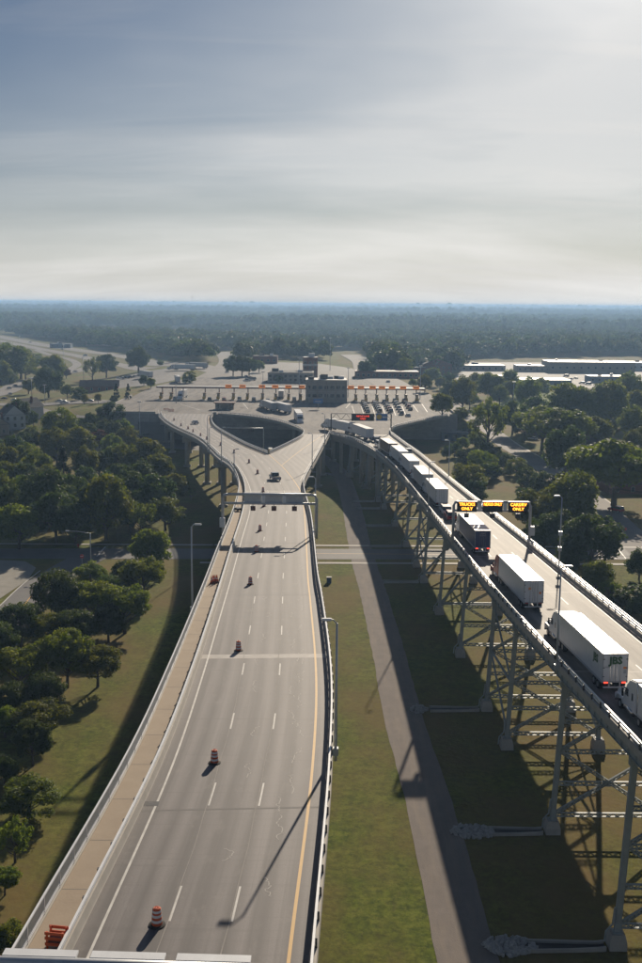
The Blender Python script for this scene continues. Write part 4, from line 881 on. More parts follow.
for i, (px_, py_, hdg, c, lab, kd) in enumerate([
    (4,400,70,'black','black car at the left edge of the road junction','sedan'),(9,389.5,40,'dark grey','grey car on the avenue bend, nearer of two','sedan'),(15,387,40,'dark blue','dark car on the avenue bend, farther of two','sedan'),
    (10,395.5,30,'silver','silver car on the avenue below the two dark cars','sedan'),(14,401.5,80,'white','white car at the junction stop','sedan'),(26,402.5,82,'white','white SUV in front of the grass island','suv'),
    (59,402.8,88,'silver','silver car, left of two passing on the frontage road','sedan'),(64,404.2,-92,'white','white pickup, right of two passing on the frontage road','pickup'),(89,402.6,88,'dark grey','dark car behind a yellow-green sapling on the frontage road','sedan'),
    (75,372.6,60,'white','white car on the avenue near the freeway ramp','sedan'),(62,350,75,'silver','silver car on the freeway, left of the overpass trees','sedan'),(30,343,70,'dark grey','dark car far left on the freeway','sedan'),
    (85,356.5,75,'white','white van on the near freeway lanes','van'),(105,356,75,'dark grey','dark car on the freeway before the big tree','sedan'),(227,373,20,'white','white car leaving on the departure road','sedan'),
    (374,373,-20,'dark grey','dark car, nearer of two on the arrival road','sedan'),(370,369,-20,'dark grey','dark car, farther of two on the arrival road','suv'),(388,383,10,'white','white car entering behind the right canopy','sedan'),
    (462,401,-160,'dark grey','dark SUV on the street right of the side wall','suv'),(468,404,-160,'black','black car following on the street right of the side wall','sedan'),(455,396,-160,'white','white car farther up the street by the side wall','sedan'),
    (616,512,35,'red','maroon car parked on the street under the utility pole','suv'),(552,441,40,'dark grey','dark car parked under the big dark maple','sedan'),(533,440,40,'white','white car in a driveway behind the row of round trees','sedan')]):
    q = onterr(px_, py_); car((q.x, q.y, q.z+.32 if q.y > 415 and px_ < 300 else q.z+.2 if q.y > 556 else q.z+.085), rad(hdg), c, lab, 'cars on the roads around the plaza', kd)
rows = [('parked car in the lot below the left wall', [(140,438),(143,437.2),(146,438.6),(141,441),(145,442)], .06),('parked vehicle in the truck lot beyond the left canopy', [(118,379),(122,379.5),(126,379),(130,378.3),(134,377.5),(139,377),(144,376)], .16),
    ('parked car in the far shop lot', [(470,366),(476,367),(484,366.5),(492,368),(520,369),(528,370),(566,377),(571,380),(576,379),(582,384),(588,385),(556,386),(548,387.5),(562,386.5),(636,368),(630,370)], .16),
    ('parked vehicle in the staging lot behind the long canopy', [(246,378),(249,380),(252,381),(247,382),(275,380),(300,383)], .34)]
for lab, P, dz in rows:
    for k, (a, b) in enumerate(P):
        q = onterr(a, b); c = cols[(k*3+len(P)) % 10]; car((q.x, q.y, q.z+dz), rad(20+40*(k % 4)), c, lab+f', {ordn[k]} from the left' if True else '', lab.replace('parked ', 'parked ')+' row', ['sedan','suv','van','pickup'][k % 4])
for (a, b, hdg, lab, c) in [(195,371,70,'white lorry leaving the plaza past the truck lot','w'),(207,369,60,'grey lorry ahead of the white lorry past the truck lot','g'),(151,378.5,30,'white lorry standing in the truck lot','w'),(178,384,10,'white lorry behind the leftmost toll booths','w')]:
    q = onterr(a, b); free_semi((q.x, q.y, q.z+.36), rad(hdg), M_alu if c == 'w' else M_greybox, M_white, M_cabw, lab, 'lorries behind the toll canopies')
q = onterr(171,438); car((q.x, q.y, .06), rad(80), 'dark blue', 'dark van parked in the shade under the left branch', kind='van')

for k, (px_, c, kd) in enumerate([(176.5,'silver','suv'),(211,'dark grey','suv'),(226,'red','van'),(240,'white','van'),(254.5,'dark blue','van'),(268.5,'white','suv'),(294,'black','van')]):
    x = X1(px_); car((x, YB1-9-3*(k % 3), PZ+.01), rad(180 if k < 2 else 0), c, f'{c} {kd} waiting in a booth lane of the long canopy, {ordn[k]} from the left', 'vehicles in the booth lanes of the long canopy', kd)
# ------------------------------------------------------------------ gantries
def pipe_gantry(name, label, xa, xb, y, za, zb, ztop, group, nsign, text=None, centers=None, box=True, hang=True, side=-1):
    e = empty(name, (xa, y, za), label=label, cat='gantry', group=group); W = xb-xa; h = ztop-za; hb = zb-za; r = .24
    MB().tube([(0,0,-.3),(0,0,h-.7),(.25,0,h-.15),(.9,0,h)], r, 12).build('post', M_galv, e, True)
    MB().tube([(W,0,hb-.3),(W,0,h-.7),(W-.25,0,h-.15),(W-.9,0,h)], r, 12).build('post', M_galv, e, True)
    MB().tube([(.8,0,h),(W-.8,0,h)], r, 12).build('beam', M_galv, e, True)
    MB().tube([(.1,0,h-1.55),(W-.1,0,h-1.55)], r*.9, 12).build('lower_beam', M_galv, e, True)
    for k in range(nsign):
        c = W*(k+.5)/nsign if not centers else centers[k]-xa; w = min(3.4, W/nsign*.82) if not centers else 3.1
        ya, yb = (-.62,-.26) if side < 0 else (.26,.62)
        p = bevel(MB().bx(c-w/2, c+w/2, ya, yb, h-1.55-.15, h+.08).build('sign_panel', M_galv if not text else M_black, e), .03, 1)
        if text:
            MB().bx(c-w/2-.05, c+w/2+.05, -.66, -.24, h+.08, h+.16).build('sign_hood', M_railw, p)
            for t, zz in text[k]:
                me = text_mesh(t, .72, M_led, .012); lw = max(v.co.x for v in me.vertices)-min(v.co.x for v in me.vertices)
                put('lettering', me, p, (c, -.63, h-.74+zz), (R90,0,0), (min(1., (w-.3)/lw),1,1))
        else: MB().bx(c-w/2-.03, c+w/2+.03, ya-.06, yb+.06, h+.08, h+.2).build('sign_hood', M_railw, p)
        if hang: 
            s = bevel(MB().bx(c-.42, c+.42, -.45, -.15, h-2.75, h-1.95).build('lane_signal', M_dark if text else M_rust, e), .04, 1); MB().bx(c-.05,c+.05,-.3,-.2,h-1.95,h-1.7).build('bracket', M_galv, s)
    for k in range(1, nsign):
        jc = W*k/nsign if not centers else (centers[k-1]+centers[k])/2-xa; MB().bx(jc-.28, jc+.28, -.25, .1, h-1.4, h-.2).build('junction_box', M_railw, e)
    if box: bevel(MB().bx(W-.1 if text else -.5, W+.75 if text else .4, -.75, -.1, 1.7, 3.3).build('control_cabinet', M_white, e), .05, 1)
    return e
gq = onp(454.5,541, zT, .5); gy_ = gq.y
pipe_gantry('lane_sign_gantry', 'pipe gantry with three orange LED lane signs over the trestle', tL(gy_)-.45, tR(gy_)+.45, gy_, zT(gy_), zT(gy_), atY(456,501.5,gy_).z, 'pipe gantries over the bridges', 3,
    [[('TRUCKS',.36),('ONLY',-.40)], [('NEXUS ONLY',.40)], [('CARS/RV',.36),('ONLY',-.40)]])
pipe_gantry('lane_signal_gantry', 'grey pipe gantry seen from behind over the wide bridge', outR(177)-.5, rgt(177)+.7, 177, zL(177)-.2, zL(177)-.2, atY(268,494.5,177).z, 'pipe gantries over the bridges', 3, centers=[atY(p_,500,177).x for p_ in (253,274,294.5)], side=1)
ng_ = pipe_gantry('near_signal_gantry', 'near pipe gantry with flat sign hoods along the bottom edge', outR(41.)-1.8, rgt(41.)+.9, 41.0, zL(41)-.2, zL(41)-.2, atY(60,960.0,41.).z, 'pipe gantries over the bridges', 3, box=False, hang=False, centers=[atY(p_,950,41.6).x for p_ in (42.5,130,215)], side=1); ng_.rotation_euler = (0,0,rad(-2))
# message sign gantry at the end of the trestle
q = onp(331,433, zL); gy2 = q.y; xa = q.x; xb = atY(391,428,gy2).x; zt = atY(331,413.5,gy2).z; z0 = zL(gy2)
e = empty('message_gantry', (xa, gy2, z0), label='lattice gantry with a red message board and a blue sign before the toll booths', cat='gantry'); h = zt-z0; W = xb-xa
for x in (0, W): MB().bx(x-.2,x+.2,-.2,.2,-.3,h).build('post', M_dark, e)
tr = MB(); n = 12; S = W*.5
for k in range(4): tr.beam((0,(-.4,.4)[k % 2], h-(0,2.2)[k//2]), (W,(-.4,.4)[k % 2], h-(0,2.2)[k//2]), .14)
for i in range(n):
    a, b = W*i/n, W*(i+1)/n; z1_, z2_ = (h, h-2.2) if i % 2 else (h-2.2, h)
    for yy in (-.4,.4): tr.beam((a,yy,z1_),(b,yy,z2_), .09)
tr.build('lattice_beam', M_dark, e)
X0 = lambda p: (atY(p,417,gy2).x-xa)
p = MB().bx(X0(351.5), X0(374), -.95, -.5, h-2.5, h+.1).build('message_board', M_black, e); c = (X0(351.5)+X0(374))/2
put('lettering', text_mesh('NEXUS LANE', .8, M_ledred, .0), p, (c,-.97,h-.8), (R90,0,0)); put('lettering', text_mesh('OPEN', .8, M_ledred, .0), p, (c,-.97,h-1.75), (R90,0,0))
p = MB().bx(X0(376), X0(387.5), -.8, -.6, h-2.4, h+.2).build('blue_panel', M_blue, e); dsc = MB().tube([(X0(379.2),-.83,h-1.0),(X0(379.2),-.8,h-1.0)], .95, 20).build('emblem', M_yellow, p)
MB().bx(X0(382.5), X0(386.8), -.83, -.805, h-1.3, h-.9).build('lettering', M_white, p)
q0 = atY(227,427.8,363.); q1 = atY(263.5,428.2,363.)
e = empty('arm_gantry', (q1.x, 363, 0), label='thin pole gantry reaching over the open pit', cat='gantry')
MB().tube([(0,0,0),(0,0,q1.z-.3),(-.4,0,q1.z)], .16, 8).build('post', M_galv, e, True); MB().tube([(-.4,0,q1.z),(q0.x-q1.x,0,q0.z)], .14, 8).build('arm', M_galv, e, True)
for u in (.3,.62): MB().bx((q0.x-q1.x)*u-.5,(q0.x-q1.x)*u+.5,-.2,.2,q1.z-1.1,q1.z-.1).build('signal_head', M_dark, e)
# ------------------------------------------------------------------ lamp posts
def lamp(name, base, h, adir, arm, label, group, double=False, r=.13):
    e = empty(name, base, label=label, cat='lamp post', group=group); a = Vector((math.cos(adir), math.sin(adir), 0))
    MB().tube([(0,0,-.6),(0,0,h*.5),(0,0,h)], r, 10, r*.6).build('pole', M_galv, e, True)
    MB().bx(-.22,.22,-.22,.22,-.1,.5).build('base', M_galv, e)
    if arm: MB().tube([(0,0,h-.05), a*arm*.6+Vector((0,0,h+.28)), a*arm+Vector((0,0,h+.3))], .055, 8).build('arm', M_galv, e, True)
    c = a*(arm+.3)+Vector((0,0,h+.30 if arm else h+.1)); hd = MB(); hd.beam(c-a*.42, c+a*.42, .34, .2); o = bevel(hd.build('luminaire', M_railw, e), .06, 2)
    ln = MB(); ln.beam(c-a*.3-Vector((0,0,.105)), c+a*.3-Vector((0,0,.105)), .24, .02); ln.build('lens', M_glass, o)
    return e
def lp(f, z, side, Y, top, lab, grp='lamp posts on the bridges', box=False):
    x = f(Y)+side*.55; h = max(7., atY(top[0], top[1], Y).z-z(Y)); e = lamp('lamp_post', (x, Y, z(Y)-.1), h, 0 if side < 0 else math.pi, .5, lab, grp)
    if box: 
        for zz in (h*.5, h*.28): MB().bx(-.25,.25,-.3,.3,zz-.3,zz+.35).build('equipment_box', M_galv, e)
lp(outR, zL, -1, 124.5, (198,526), 'lamp post left of the footway, in front of the cross road')
lp(rgt, zL, 1, 79.5, (331,622), 'lamp post beside the right barrier, nearest on the wide bridge')
lp(rgt, zL, 1, 180, (315,478), 'lamp post just beside the right leg of the rear gantry')
lp(tR, zT, 1, onp(545,562,zT,1.).y, (545,497), 'lamp post with boxes behind the right rail of the trestle', box=True)
lp(tL, zT, -1, onp(558,659,zT,1.).y, (561,568), 'lamp post in front of the white lettered trailer')
lp(tL, zT, -1, onp(431,508,zT,1.).y, (432,463), 'lamp post at the left rail beside the fifth trailer')
lp(tR, zT, 1, onp(447,476,zT,1.).y, (447,441), 'lamp post behind the right rail beyond the round bushes')
for i, (b, t, f, s) in enumerate([((204,447),(204,416),outR,-1),((214.5,449),(214.5,428),outR,-1),((227,459),(227,428),outR,-1),((235,474),(236,455),outR,-1),((308,466),(308,434),rgt,1),((317.5,443),(317.5,414),rgt,1)]):
    Y = onp(b[0], b[1], zL, 1.).y; lp(f, zL, s, Y, t, ['tall lamp post, farthest on the left branch railing','short lamp post, second farthest on the left branch railing','tall lamp post, third farthest on the left branch railing','short lamp post where the left branch meets the main deck','lamp post on the right rail before the gore','lamp post on the right rail near the trestle nose'][i])
q = onterr(91,567); h = atY(88,533,q.y).z; lamp('street_lamp', q, h, rad(172), 5.0, 'long-armed street lamp at the left side road', None, r=.14)
for i, (b, t, lab) in enumerate([((140,441),(139,402),'tall bare pole in the lot below the left wall'),((299,402),(299,358),'tall mast in front of the customs building roof'),((263,402),(263,372),'mast among the booths of the long canopy'),((176,404),(176,376),'mast beside the left booths'),((348,398),(348,368),'mast right of the customs building'),((420,400),(421,366),'mast at the right end of the right canopy'),((84,392),(84,358),'thin pole beside the brown-roofed house'),((32,402),(31,378),'pole at the grass island of the junction'),((45,404),(45,385),'pole on the frontage road'),((170,352),(170,338),'mast beyond the departure road'),((330,371),(330,338),'tall mast over the office block'),((513,412),(513,382),'pole on the mown field'),((20,352),(20,336),'freeway mast at far left'),((64,365),(64,345),'freeway mast by the loop ramp')]):
    q = onterr(*b); hh = max(6., atY(t[0], t[1], q.y).z-q.z); e = empty('mast', q, label=lab, cat='mast', group='light masts around the plaza')
    MB().tube([(0,0,-.2),(0,0,hh)], .2, 8, .1).build('pole', M_galv, e, True); bevel(MB().bx(-.9,.9,-.3,.3,hh-.1,hh+.25).build('lamp_head', M_railw, e), .05, 1)
# utility pole with wires
q = onterr(611,532); e = empty('utility_pole', q, label='wooden utility pole with wires at the right-hand street', cat='pole'); h = atY(611,487,q.y).z
MB().cyl((0,0,-.3), .17, h+.3, 10, .12).build('pole', M_bark, e, True); MB().bx(-1.2,1.2,-.08,.08,h-.6,h-.4).build('crossarm', M_bark, e)
far = onterr(556,470); near_ = Vector((q.x+52, q.y-20, 0))
for k, dx in enumerate((-1.1,-.4,.4,1.1)):
    for tgt in (far, near_):
        A = Vector((dx,0,h-.35)); B = Vector((tgt.x-q.x+dx, tgt.y-q.y, h-.35)); pts = [A+(B-A)*t+Vector((0,0,-2.2*4*t*(1-t)*.5)) for t in [i/12 for i in range(13)]]
        MB().tube(pts, .022, 4).build('wire', M_black, e)
e2 = empty('utility_pole', (far.x, far.y, 0), label='farther utility pole between the round trees and the street', cat='pole'); MB().cyl((0,0,-.3), .17, h+.3, 10, .12).build('pole', M_bark, e2, True); MB().bx(-1.2,1.2,-.08,.08,h-.6,h-.4).build('crossarm', M_bark, e2)
# signs
q = onterr(82,567); e = empty('traffic_sign', q, label='red no-entry sign at the mouth of the left side road', cat='sign'); MB().cyl((0,.06,0),.04,2.6,8).build('post', M_galv, e, True)
MB().tube([(0,0,2.4),(0,.03,2.4)], .45, 18).build('disc', mat('sign_red', (.55,.02,.02), (.5,.02,.02), 2., .4), e); MB().bx(-.3,.3,-.012,-.002,2.33,2.47).build('bar', M_white, e)
q = onterr(625,538); e = empty('traffic_sign', q, label='small red sign at the right-hand street corner', cat='sign'); MB().cyl((0,.06,0),.05,2.4,8).build('post', M_galv, e, True); MB().tube([(0,0,2.3),(0,.03,2.3)], .4, 8).build('plate', MATS['sign_red'], e)
q = onterr(78,547); e = empty('fire_hydrant', q, label='red fire hydrant on the verge of the left road', cat='hydrant'); MB().cyl((0,0,0),.16,.6,12).build('barrel', MATS['sign_red'], e, True); MB().tube([(0,0,.6),(0,0,.7),(0,0,.78)], .18, 12, .06).build('cap', MATS['sign_red'], e, True); MB().tube([(-.28,0,.45),(.28,0,.45)], .08, 10).build('nozzle', MATS['sign_red'], e)
q = onterr(329,583); e = empty('utility_box', q, label='small blue utility box on the grass beside the right barrier', cat='box'); bevel(MB().bx(-.5,.5,-.4,.4,0,1.2).build('cabinet', mat('box_blue', (.05,.10,.2), (.04,.08,.17), 2., .5), e), .06, 1); MB().bx(-.55,.55,-.45,.45,1.2,1.28).build('lid', M_dark, e)
# ------------------------------------------------------------------ traffic drums, cones, barricade
def lathe(prof, mt, name, n=16):
    mb = MB()
    for r, z in prof: mb.v += [(r*math.cos(2*math.pi*k/n), r*math.sin(2*math.pi*k/n), z) for k in range(n)]
    for i in range(len(prof)-1): mb.f += [(i*n+k, i*n+(k+1)%n, (i+1)*n+(k+1)%n, (i+1)*n+k) for k in range(n)]
    mb.f += [tuple(range(n))[::-1], tuple((len(prof)-1)*n+k for k in range(n))]; return mb.mesh(name, mt, False)
d_body = lathe([(.31,.06),(.30,.2),(.29,.5),(.27,.52),(.265,.8),(.245,.82),(.24,1.0),(.18,1.06)], M_orange, 'drum_body'); d_b1 = lathe([(.306,.24),(.297,.40)], M_white, 'reflective_band'); d_b2 = lathe([(.284,.55),(.276,.70)], M_white, 'reflective_band'); d_b3 = lathe([(.262,.82),(.250,.95)], M_white, 'reflective_band')
d_base = lathe([(.48,0),(.48,.05),(.34,.09)], M_black, 'drum_base'); d_h = MB().tube([(-.09,0,1.04),(-.06,0,1.13),(.06,0,1.13),(.09,0,1.04)], .025, 6).mesh('handle', M_orange)
drums = [(157,927),(214.5,763),(238.5,651),(250.3,584.5),(256.5,552),(260,531),(264,506.5),(263,492),(257.5,473.8),(249,463),(234,453),(220.5,445.5),(206.6,439.5),(200.5,436),(193,432),(188,429),(181,426),(174,420.5)]
for i, (a, b) in enumerate(drums):
    q = onp(a, b, zL); lab = 'nearest orange and white traffic drum, at the bottom of the bridge' if i == 0 else 'farthest orange traffic drum, before the left toll booths' if i == len(drums)-1 else f'orange and white traffic drum, {ordn[i]} from the camera' if i < 17 else ''
    e = empty('traffic_drum', (q.x, q.y, q.z+.008), rad(i*37), label=lab, cat='traffic drum', group='traffic drums along the closed lane')
    for n_, m_ in (('drum_body',d_body),('reflective_band',d_b1),('reflective_band',d_b2),('reflective_band',d_b3),('drum_base',d_base),('handle',d_h)): put(n_, m_, e)
c_body = lathe([(.17,.04),(.14,.2),(.03,.92)], M_orange, 'cone_body', 12); c_band = lathe([(.127,.35),(.10,.5)], M_white, 'reflective_band', 12); c_base = bevel(MB().bx(-.21,.21,-.21,.21,0,.045).mesh('cone_base', M_black), .02, 1)
q = onp(214,584, zL, .2)
for i, (dx, dy, n_) in enumerate([(-.35,0,2),(.15,.1,3),(-.1,.75,2),(.35,.7,2),(-.3,1.3,1),(.2,1.4,1)]):
    for k in range(n_):
        e = empty('traffic_cone', (q.x+dx, q.y+dy, zL(q.y+dy)+.205+k*.16), rad(i*23), label=f'orange traffic cone in the cluster on the footway, stack {["front left","front right","middle left","middle right","back left","back right"][i]}, {["bottom","second","third"][k]} one', cat='traffic cone', group='traffic cones stacked on the footway')
        put('cone_body', c_body, e); put('reflective_band', c_band, e); put('cone_base', c_base, e)
q = onp(57,946, zL, .2); e = empty('barricade', (q.x, q.y, q.z+.205), rad(-8), label='orange barricade frame standing on the footway at bottom left', cat='barricade'); e.scale = (.8,.8,.85)
for x in (-.55,.55):
    for y in (-.35,.35): MB().bx(x-.06,x+.06,y-.06,y+.06,0,1.15).build('leg', M_orange, e)
for z in (.32,.72,1.06):
    for y in (-.41,.41): MB().bx(-.68,.68,y-.03,y+.03,z-.1,z+.1).build('board', M_orange, e)
MB().bx(-.5,.5,-.3,.3,.15,.55).build('ballast_box', M_rust, e)
q = onp(238,511, zL, .2); e = empty('tool_cart', (q.x, q.y, q.z+.205), rad(30), label='small dark cart left on the footway under the rear gantry', cat='cart'); bevel(MB().bx(-.5,.5,-.7,.7,.25,.65).build('tray', M_dark, e), .04, 1)
for x in (-.45,.45):
    for y in (-.5,.5): MB().cylx((x,y,.18),.18,.1).build('wheel', M_tyre, e)
MB().tube([(-.4,.7,.6),(-.4,1.0,1.05),(.4,1.0,1.05),(.4,.7,.6)], .03, 6).build('handle', M_galv, e)
q = onp(270,452, zL); e = empty('crash_cushion', (q.x, q.y-.6, q.z+.01), label='yellow crash cushion at the gore between the two branches', cat='crash cushion'); 
for k in range(4): MB().bx(-.45-.05*k,.45+.05*k,k*.9,k*.9+.8,0,.95).build('cell', M_yellow if k == 0 else M_galv, e)
for i,(a,b,lab) in enumerate([(164,411,'orange barricade at the left edge before the booths'),(169,412,'orange barricade right of the edge barricade before the booths')]):
    q = onp(a, b, zL); e = empty('barricade', (q.x+1, q.y, q.z+.01), label=lab, cat='barricade', group='barricades before the left booths')
    for z in (.4,.8,1.2): MB().bx(-1.2,1.2,-.03,.03,z-.1,z+.1).build('board', M_orange, e)
    for x in (-1,1): MB().bx(x-.05,x+.05,-.3,.3,0,.06).bx(x-.05,x+.05,.04,.1,.06,1.3).build('leg', M_white, e)
# far thin radio masts above the woods
for (a, b, t, lab) in ((192,309,296,'thin radio mast on the left horizon'),(585,312,305,'thin radio mast on the right horizon'),(379,309,304,'small water tower on the horizon')):
    Y = 7200.; p = atY(a, b, Y); z = atY(a, t, Y).z; e = empty('radio_mast', (p.x, Y, 0), label=lab, cat='mast')
    MB().tube([(0,0,0),(0,0,z)], 1.6, 6, .8).build('tower', M_steel, e)
    MB().tube([(0,0,z-6),(0,0,z+2)] if 'radio' in lab else [(0,0,z-14),(0,0,z-10),(0,0,z)], 1.8 if 'radio' in lab else 9, 8, 1.2 if 'radio' in lab else 6).build('top', M_steel, e)
# ------------------------------------------------------------------ trees
import numpy as np
def leafmat(name, a, b, tr=.48):
    m = bpy.data.materials.new(name); m.use_nodes = True; t = m.node_tree; p = t.nodes['Principled BSDF']; o = t.nodes['Material Output']
    p.inputs['Roughness'].default_value = .6; p.inputs['Specular IOR Level'].default_value = .12
    at = N(t, 'ShaderNodeAttribute'); at.attribute_name = 'tint'; oi = N(t, 'ShaderNodeObjectInfo')
    c = mixc(t, at.outputs['Fac'], a, b); hs = N(t, 'ShaderNodeHueSaturation'); t.links.new(c, hs.inputs['Color'])
    t.links.new(mathn(t, 'ADD', .478, mathn(t, 'MULTIPLY', oi.outputs['Random'], .036)), hs.inputs['Hue'])
    t.links.new(mathn(t, 'ADD', .78, mathn(t, 'MULTIPLY', oi.outputs['Random'], .5)), hs.inputs['Value'])
    t.links.new(hs.outputs[0], p.inputs['Base Color']); tl = N(t, 'ShaderNodeBsdfTranslucent'); br = N(t, 'ShaderNodeVectorMath', operation='MULTIPLY'); br.inputs[1].default_value = (1.75,1.55,.9); t.links.new(hs.outputs[0], br.inputs[0]); t.links.new(br.outputs[0], tl.inputs[0])
    mx_ = N(t, 'ShaderNodeMixShader'); mx_.inputs[0].default_value = tr; t.links.new(p.outputs[0], mx_.inputs[1]); t.links.new(tl.outputs[0], mx_.inputs[2]); t.links.new(mx_.outputs[0], o.inputs['Surface']); return m
M_leaf = leafmat('broad_leaves', (.050,.088,.010), (.135,.170,.020)); M_leafd = leafmat('dark_leaves', (.028,.056,.012), (.062,.100,.018), .40); M_leafp = leafmat('purple_leaves', (.05,.022,.022), (.08,.035,.03)); M_leafy = leafmat('yellow_green_leaves', (.10,.12,.015), (.16,.17,.025), .4); M_leaff = leafmat('far_leaves', (.022,.046,.012), (.055,.085,.018), .30); M_needle = leafmat('needles', (.014,.032,.014), (.028,.050,.020), .15)
def leaf_mesh(name, C, R, counts, mt, size, seed, flat=.75, droop=.0):
    """leaf-sized faces spread through clumps: C centres (n,3), R radii (n,3)"""
    rg = np.random.default_rng(seed); P = []; Nn = []; T = []
    for c, r, k in zip(C, R, counts):
        d = rg.normal(size=(k,3)); d /= np.linalg.norm(d, axis=1)[:,None]; rr = rg.random(k)**.42
        P.append(c+d*r*rr[:,None]); Nn.append(d*.9+rg.normal(size=(k,3))*.75+np.array([0,0,.55])); T.append(np.full(k, rg.random())*.7+rg.random(k)*.3)
    P = np.concatenate(P); Nn = np.concatenate(Nn); T = np.concatenate(T); n = len(P)
    Nn /= np.linalg.norm(Nn, axis=1)[:,None]; A = np.cross(Nn, rg.normal(size=(n,3))); A /= np.linalg.norm(A, axis=1)[:,None]; B = np.cross(Nn, A)
    s = (size*rg.uniform(.6,1.35,n))[:,None]; bend = Nn*s*.18
    V = np.stack([P-A*s*.75, P+B*s*.42+bend, P+A*s*.75, P-B*s*.42+bend*.4], 1).reshape(-1,3)
    me = bpy.data.meshes.new(name); me.vertices.add(4*n); me.vertices.foreach_set('co', V.ravel()); me.loops.add(4*n); me.loops.foreach_set('vertex_index', np.arange(4*n))
    me.polygons.add(n); me.polygons.foreach_set('loop_start', np.arange(0,4*n,4)); me.update(calc_edges=True)
    a = me.attributes.new('tint', 'FLOAT', 'POINT'); a.data.foreach_set('value', np.repeat(T, 4)); me.materials.append(mt); return me
def tree_proto(kind, seed, mt, nleaf=7500, size=.40):
    """crown 10 m wide in a tree 10 m high; returns (crown, trunk) meshes"""
    rg = np.random.default_rng(seed); C = []; R = []
    if kind == 'conifer':
        for i in range(60):
            u = rg.random()**.8; z = 1.2+u*8.6; rad_ = (1-u)*4.6+.25; a = rg.random()*6.283; q = rad_*(.35+.65*rg.random()); C.append((math.cos(a)*q, math.sin(a)*q, z-.12*q)); R.append((.55+.7*(1-u),.55+.7*(1-u),.4))
    else:
        par = {'round':(66,5.4,4.4,5.5,.8),'spread':(66,5.6,3.7,6.0,.75),'tall':(72,5.2,4.7,5.2,.9),'bush':(50,5.3,5.0,4.4,.85),'sparse':(40,5.2,3.6,6.1,1.0)}[kind]; n, rx, rz, zc, jit = par
        lob = [(rg.normal(size=3), rg.uniform(.75,1.2)) for _ in range(9)]; k = 0
        while k < n:
            d = rg.normal(size=3); d /= np.linalg.norm(d)
            if kind != 'bush' and d[2] < -.72: continue
            f = 1.0
            for l, w in lob: f += .16*(w-1)*4*max(0, float(d@(l/np.linalg.norm(l))))**3
            f = max(.6, min(1.12, f))*(rg.random()**.33 if kind != 'sparse' else rg.random()**.28)
            s = rg.uniform(.75,1.5)*(1.0 if kind != 'sparse' else .72); p = d*np.array([rx-s*.75, rx-s*.75, rz-s*.55])*f
            C.append((p[0], p[1], zc+p[2])); R.append((s*1.12, s*1.12, s*jit)); k += 1
    C = np.array(C); R = np.array(R); vol = R.prod(1)**.67; cnt = np.maximum(20, (nleaf*vol/vol.sum()).astype(int))
    crown = leaf_mesh('crown', C, R, cnt, mt, size, seed+50)
    mb = MB(); rr = random.Random(seed); top = 6.5 if kind != 'conifer' else 9.5
    if kind == 'bush': top = 3.5
    pts = [(0,0,-.3),(rr.uniform(-.12,.12), rr.uniform(-.12,.12), top*.35),(rr.uniform(-.3,.3), rr.uniform(-.3,.3), top*.7),(rr.uniform(-.4,.4), rr.uniform(-.4,.4), top)]
    mb.tube(pts, .36, 9, .07)
    if kind != 'conifer':
        for i in rr.sample(range(len(C)), 16):
            c = Vector(C[i]); z0 = max(1.4, min(top*.9, c.z*rr.uniform(.35,.6))); u = z0/top; b = Vector((pts[2][0]*u, pts[2][1]*u, z0))
            mb.tube([b, b.lerp(c, .55)+Vector((0,0,-.3)), c], .13, 6, .03)
    return crown, mb.mesh('trunk', M_bark, True)
PRO = {'round':[tree_proto('round',1,M_leaf), tree_proto('round',2,M_leaf)], 'spread':[tree_proto('spread',3,M_leaf), tree_proto('spread',4,M_leaf)], 'tall':[tree_proto('tall',5,M_leaf), tree_proto('tall',6,M_leaf)],
    'dark':[tree_proto('round',7,M_leafd), tree_proto('tall',8,M_leafd)], 'bush':[tree_proto('bush',9,M_leafd,6000), tree_proto('bush',10,M_leaf,6000)], 'sparse':[tree_proto('sparse',11,M_leaf,2600,.36)], 'conifer':[tree_proto('conifer',12,M_needle,5500,.36)], 'purple':[tree_proto('round',13,M_leafp)], 'yellow':[tree_proto('round',14,M_leafy,5000)],
    'near':[tree_proto('spread',15,M_leaf,13000,.29), tree_proto('round',16,M_leaf,13000,.29), tree_proto('tall',17,M_leaf,13000,.29)], 'neard':[tree_proto('round',18,M_leafd,13000,.29)]}
ASP = {'round':1.05,'spread':.85,'tall':1.35,'dark':1.1,'bush':.85,'sparse':1.2,'conifer':1.9,'purple':.95,'yellow':1.3,'near':.95,'neard':1.05}
rt_ = random.Random(21); tcount = {}
def tree_px(x, y, wpx, kind, label, group, asp=None, name='tree'):
    """(x, y) centre of the crown in the photograph, wpx its width there; it stands on the ground below"""
    asp = asp or ASP[kind]; Wm = 8.
    for _ in range(12):
        d = ray(x, y); Y = 20.; hc = Wm*asp*.55
        while Y < 4000:
            X = d.x*Y/d.y
            if CH+d.z*Y/d.y <= terr(X, Y)+hc: break
            Y += max(.25, Y*.001)
        p = Vector((X, Y, terr(X, Y))); Wm = .5*Wm+.5*wpx*proj((X, Y, p.z+hc))[2]/FPX
    return plant(p, Wm, Wm*asp, kind, label, group, name)
def plant(p, Wm, Ht, kind, label, group, name='tree', var=None):
    L = PRO[kind]; i = rt_.randrange(len(L)) if var is None else var; cr, tk = L[i]
    if Ht > 17: Ht = 17+(Ht-17)*.5
    e = empty(name, p, rt_.uniform(0,6.28), label=label, cat='tree' if name != 'shrub' else 'shrub', group=group); s = Wm/9.8; sz = Ht/9.6
    put('crown', cr, e, scale=(s*rt_.uniform(.94,1.08), s*rt_.uniform(.94,1.08), sz)); put('trunk', tk, e, scale=(max(s,sz*.7), max(s,sz*.7), sz)); return e
WK = 1.2
ORD = ['first','second','third','fourth','fifth','sixth','seventh','eighth','ninth']
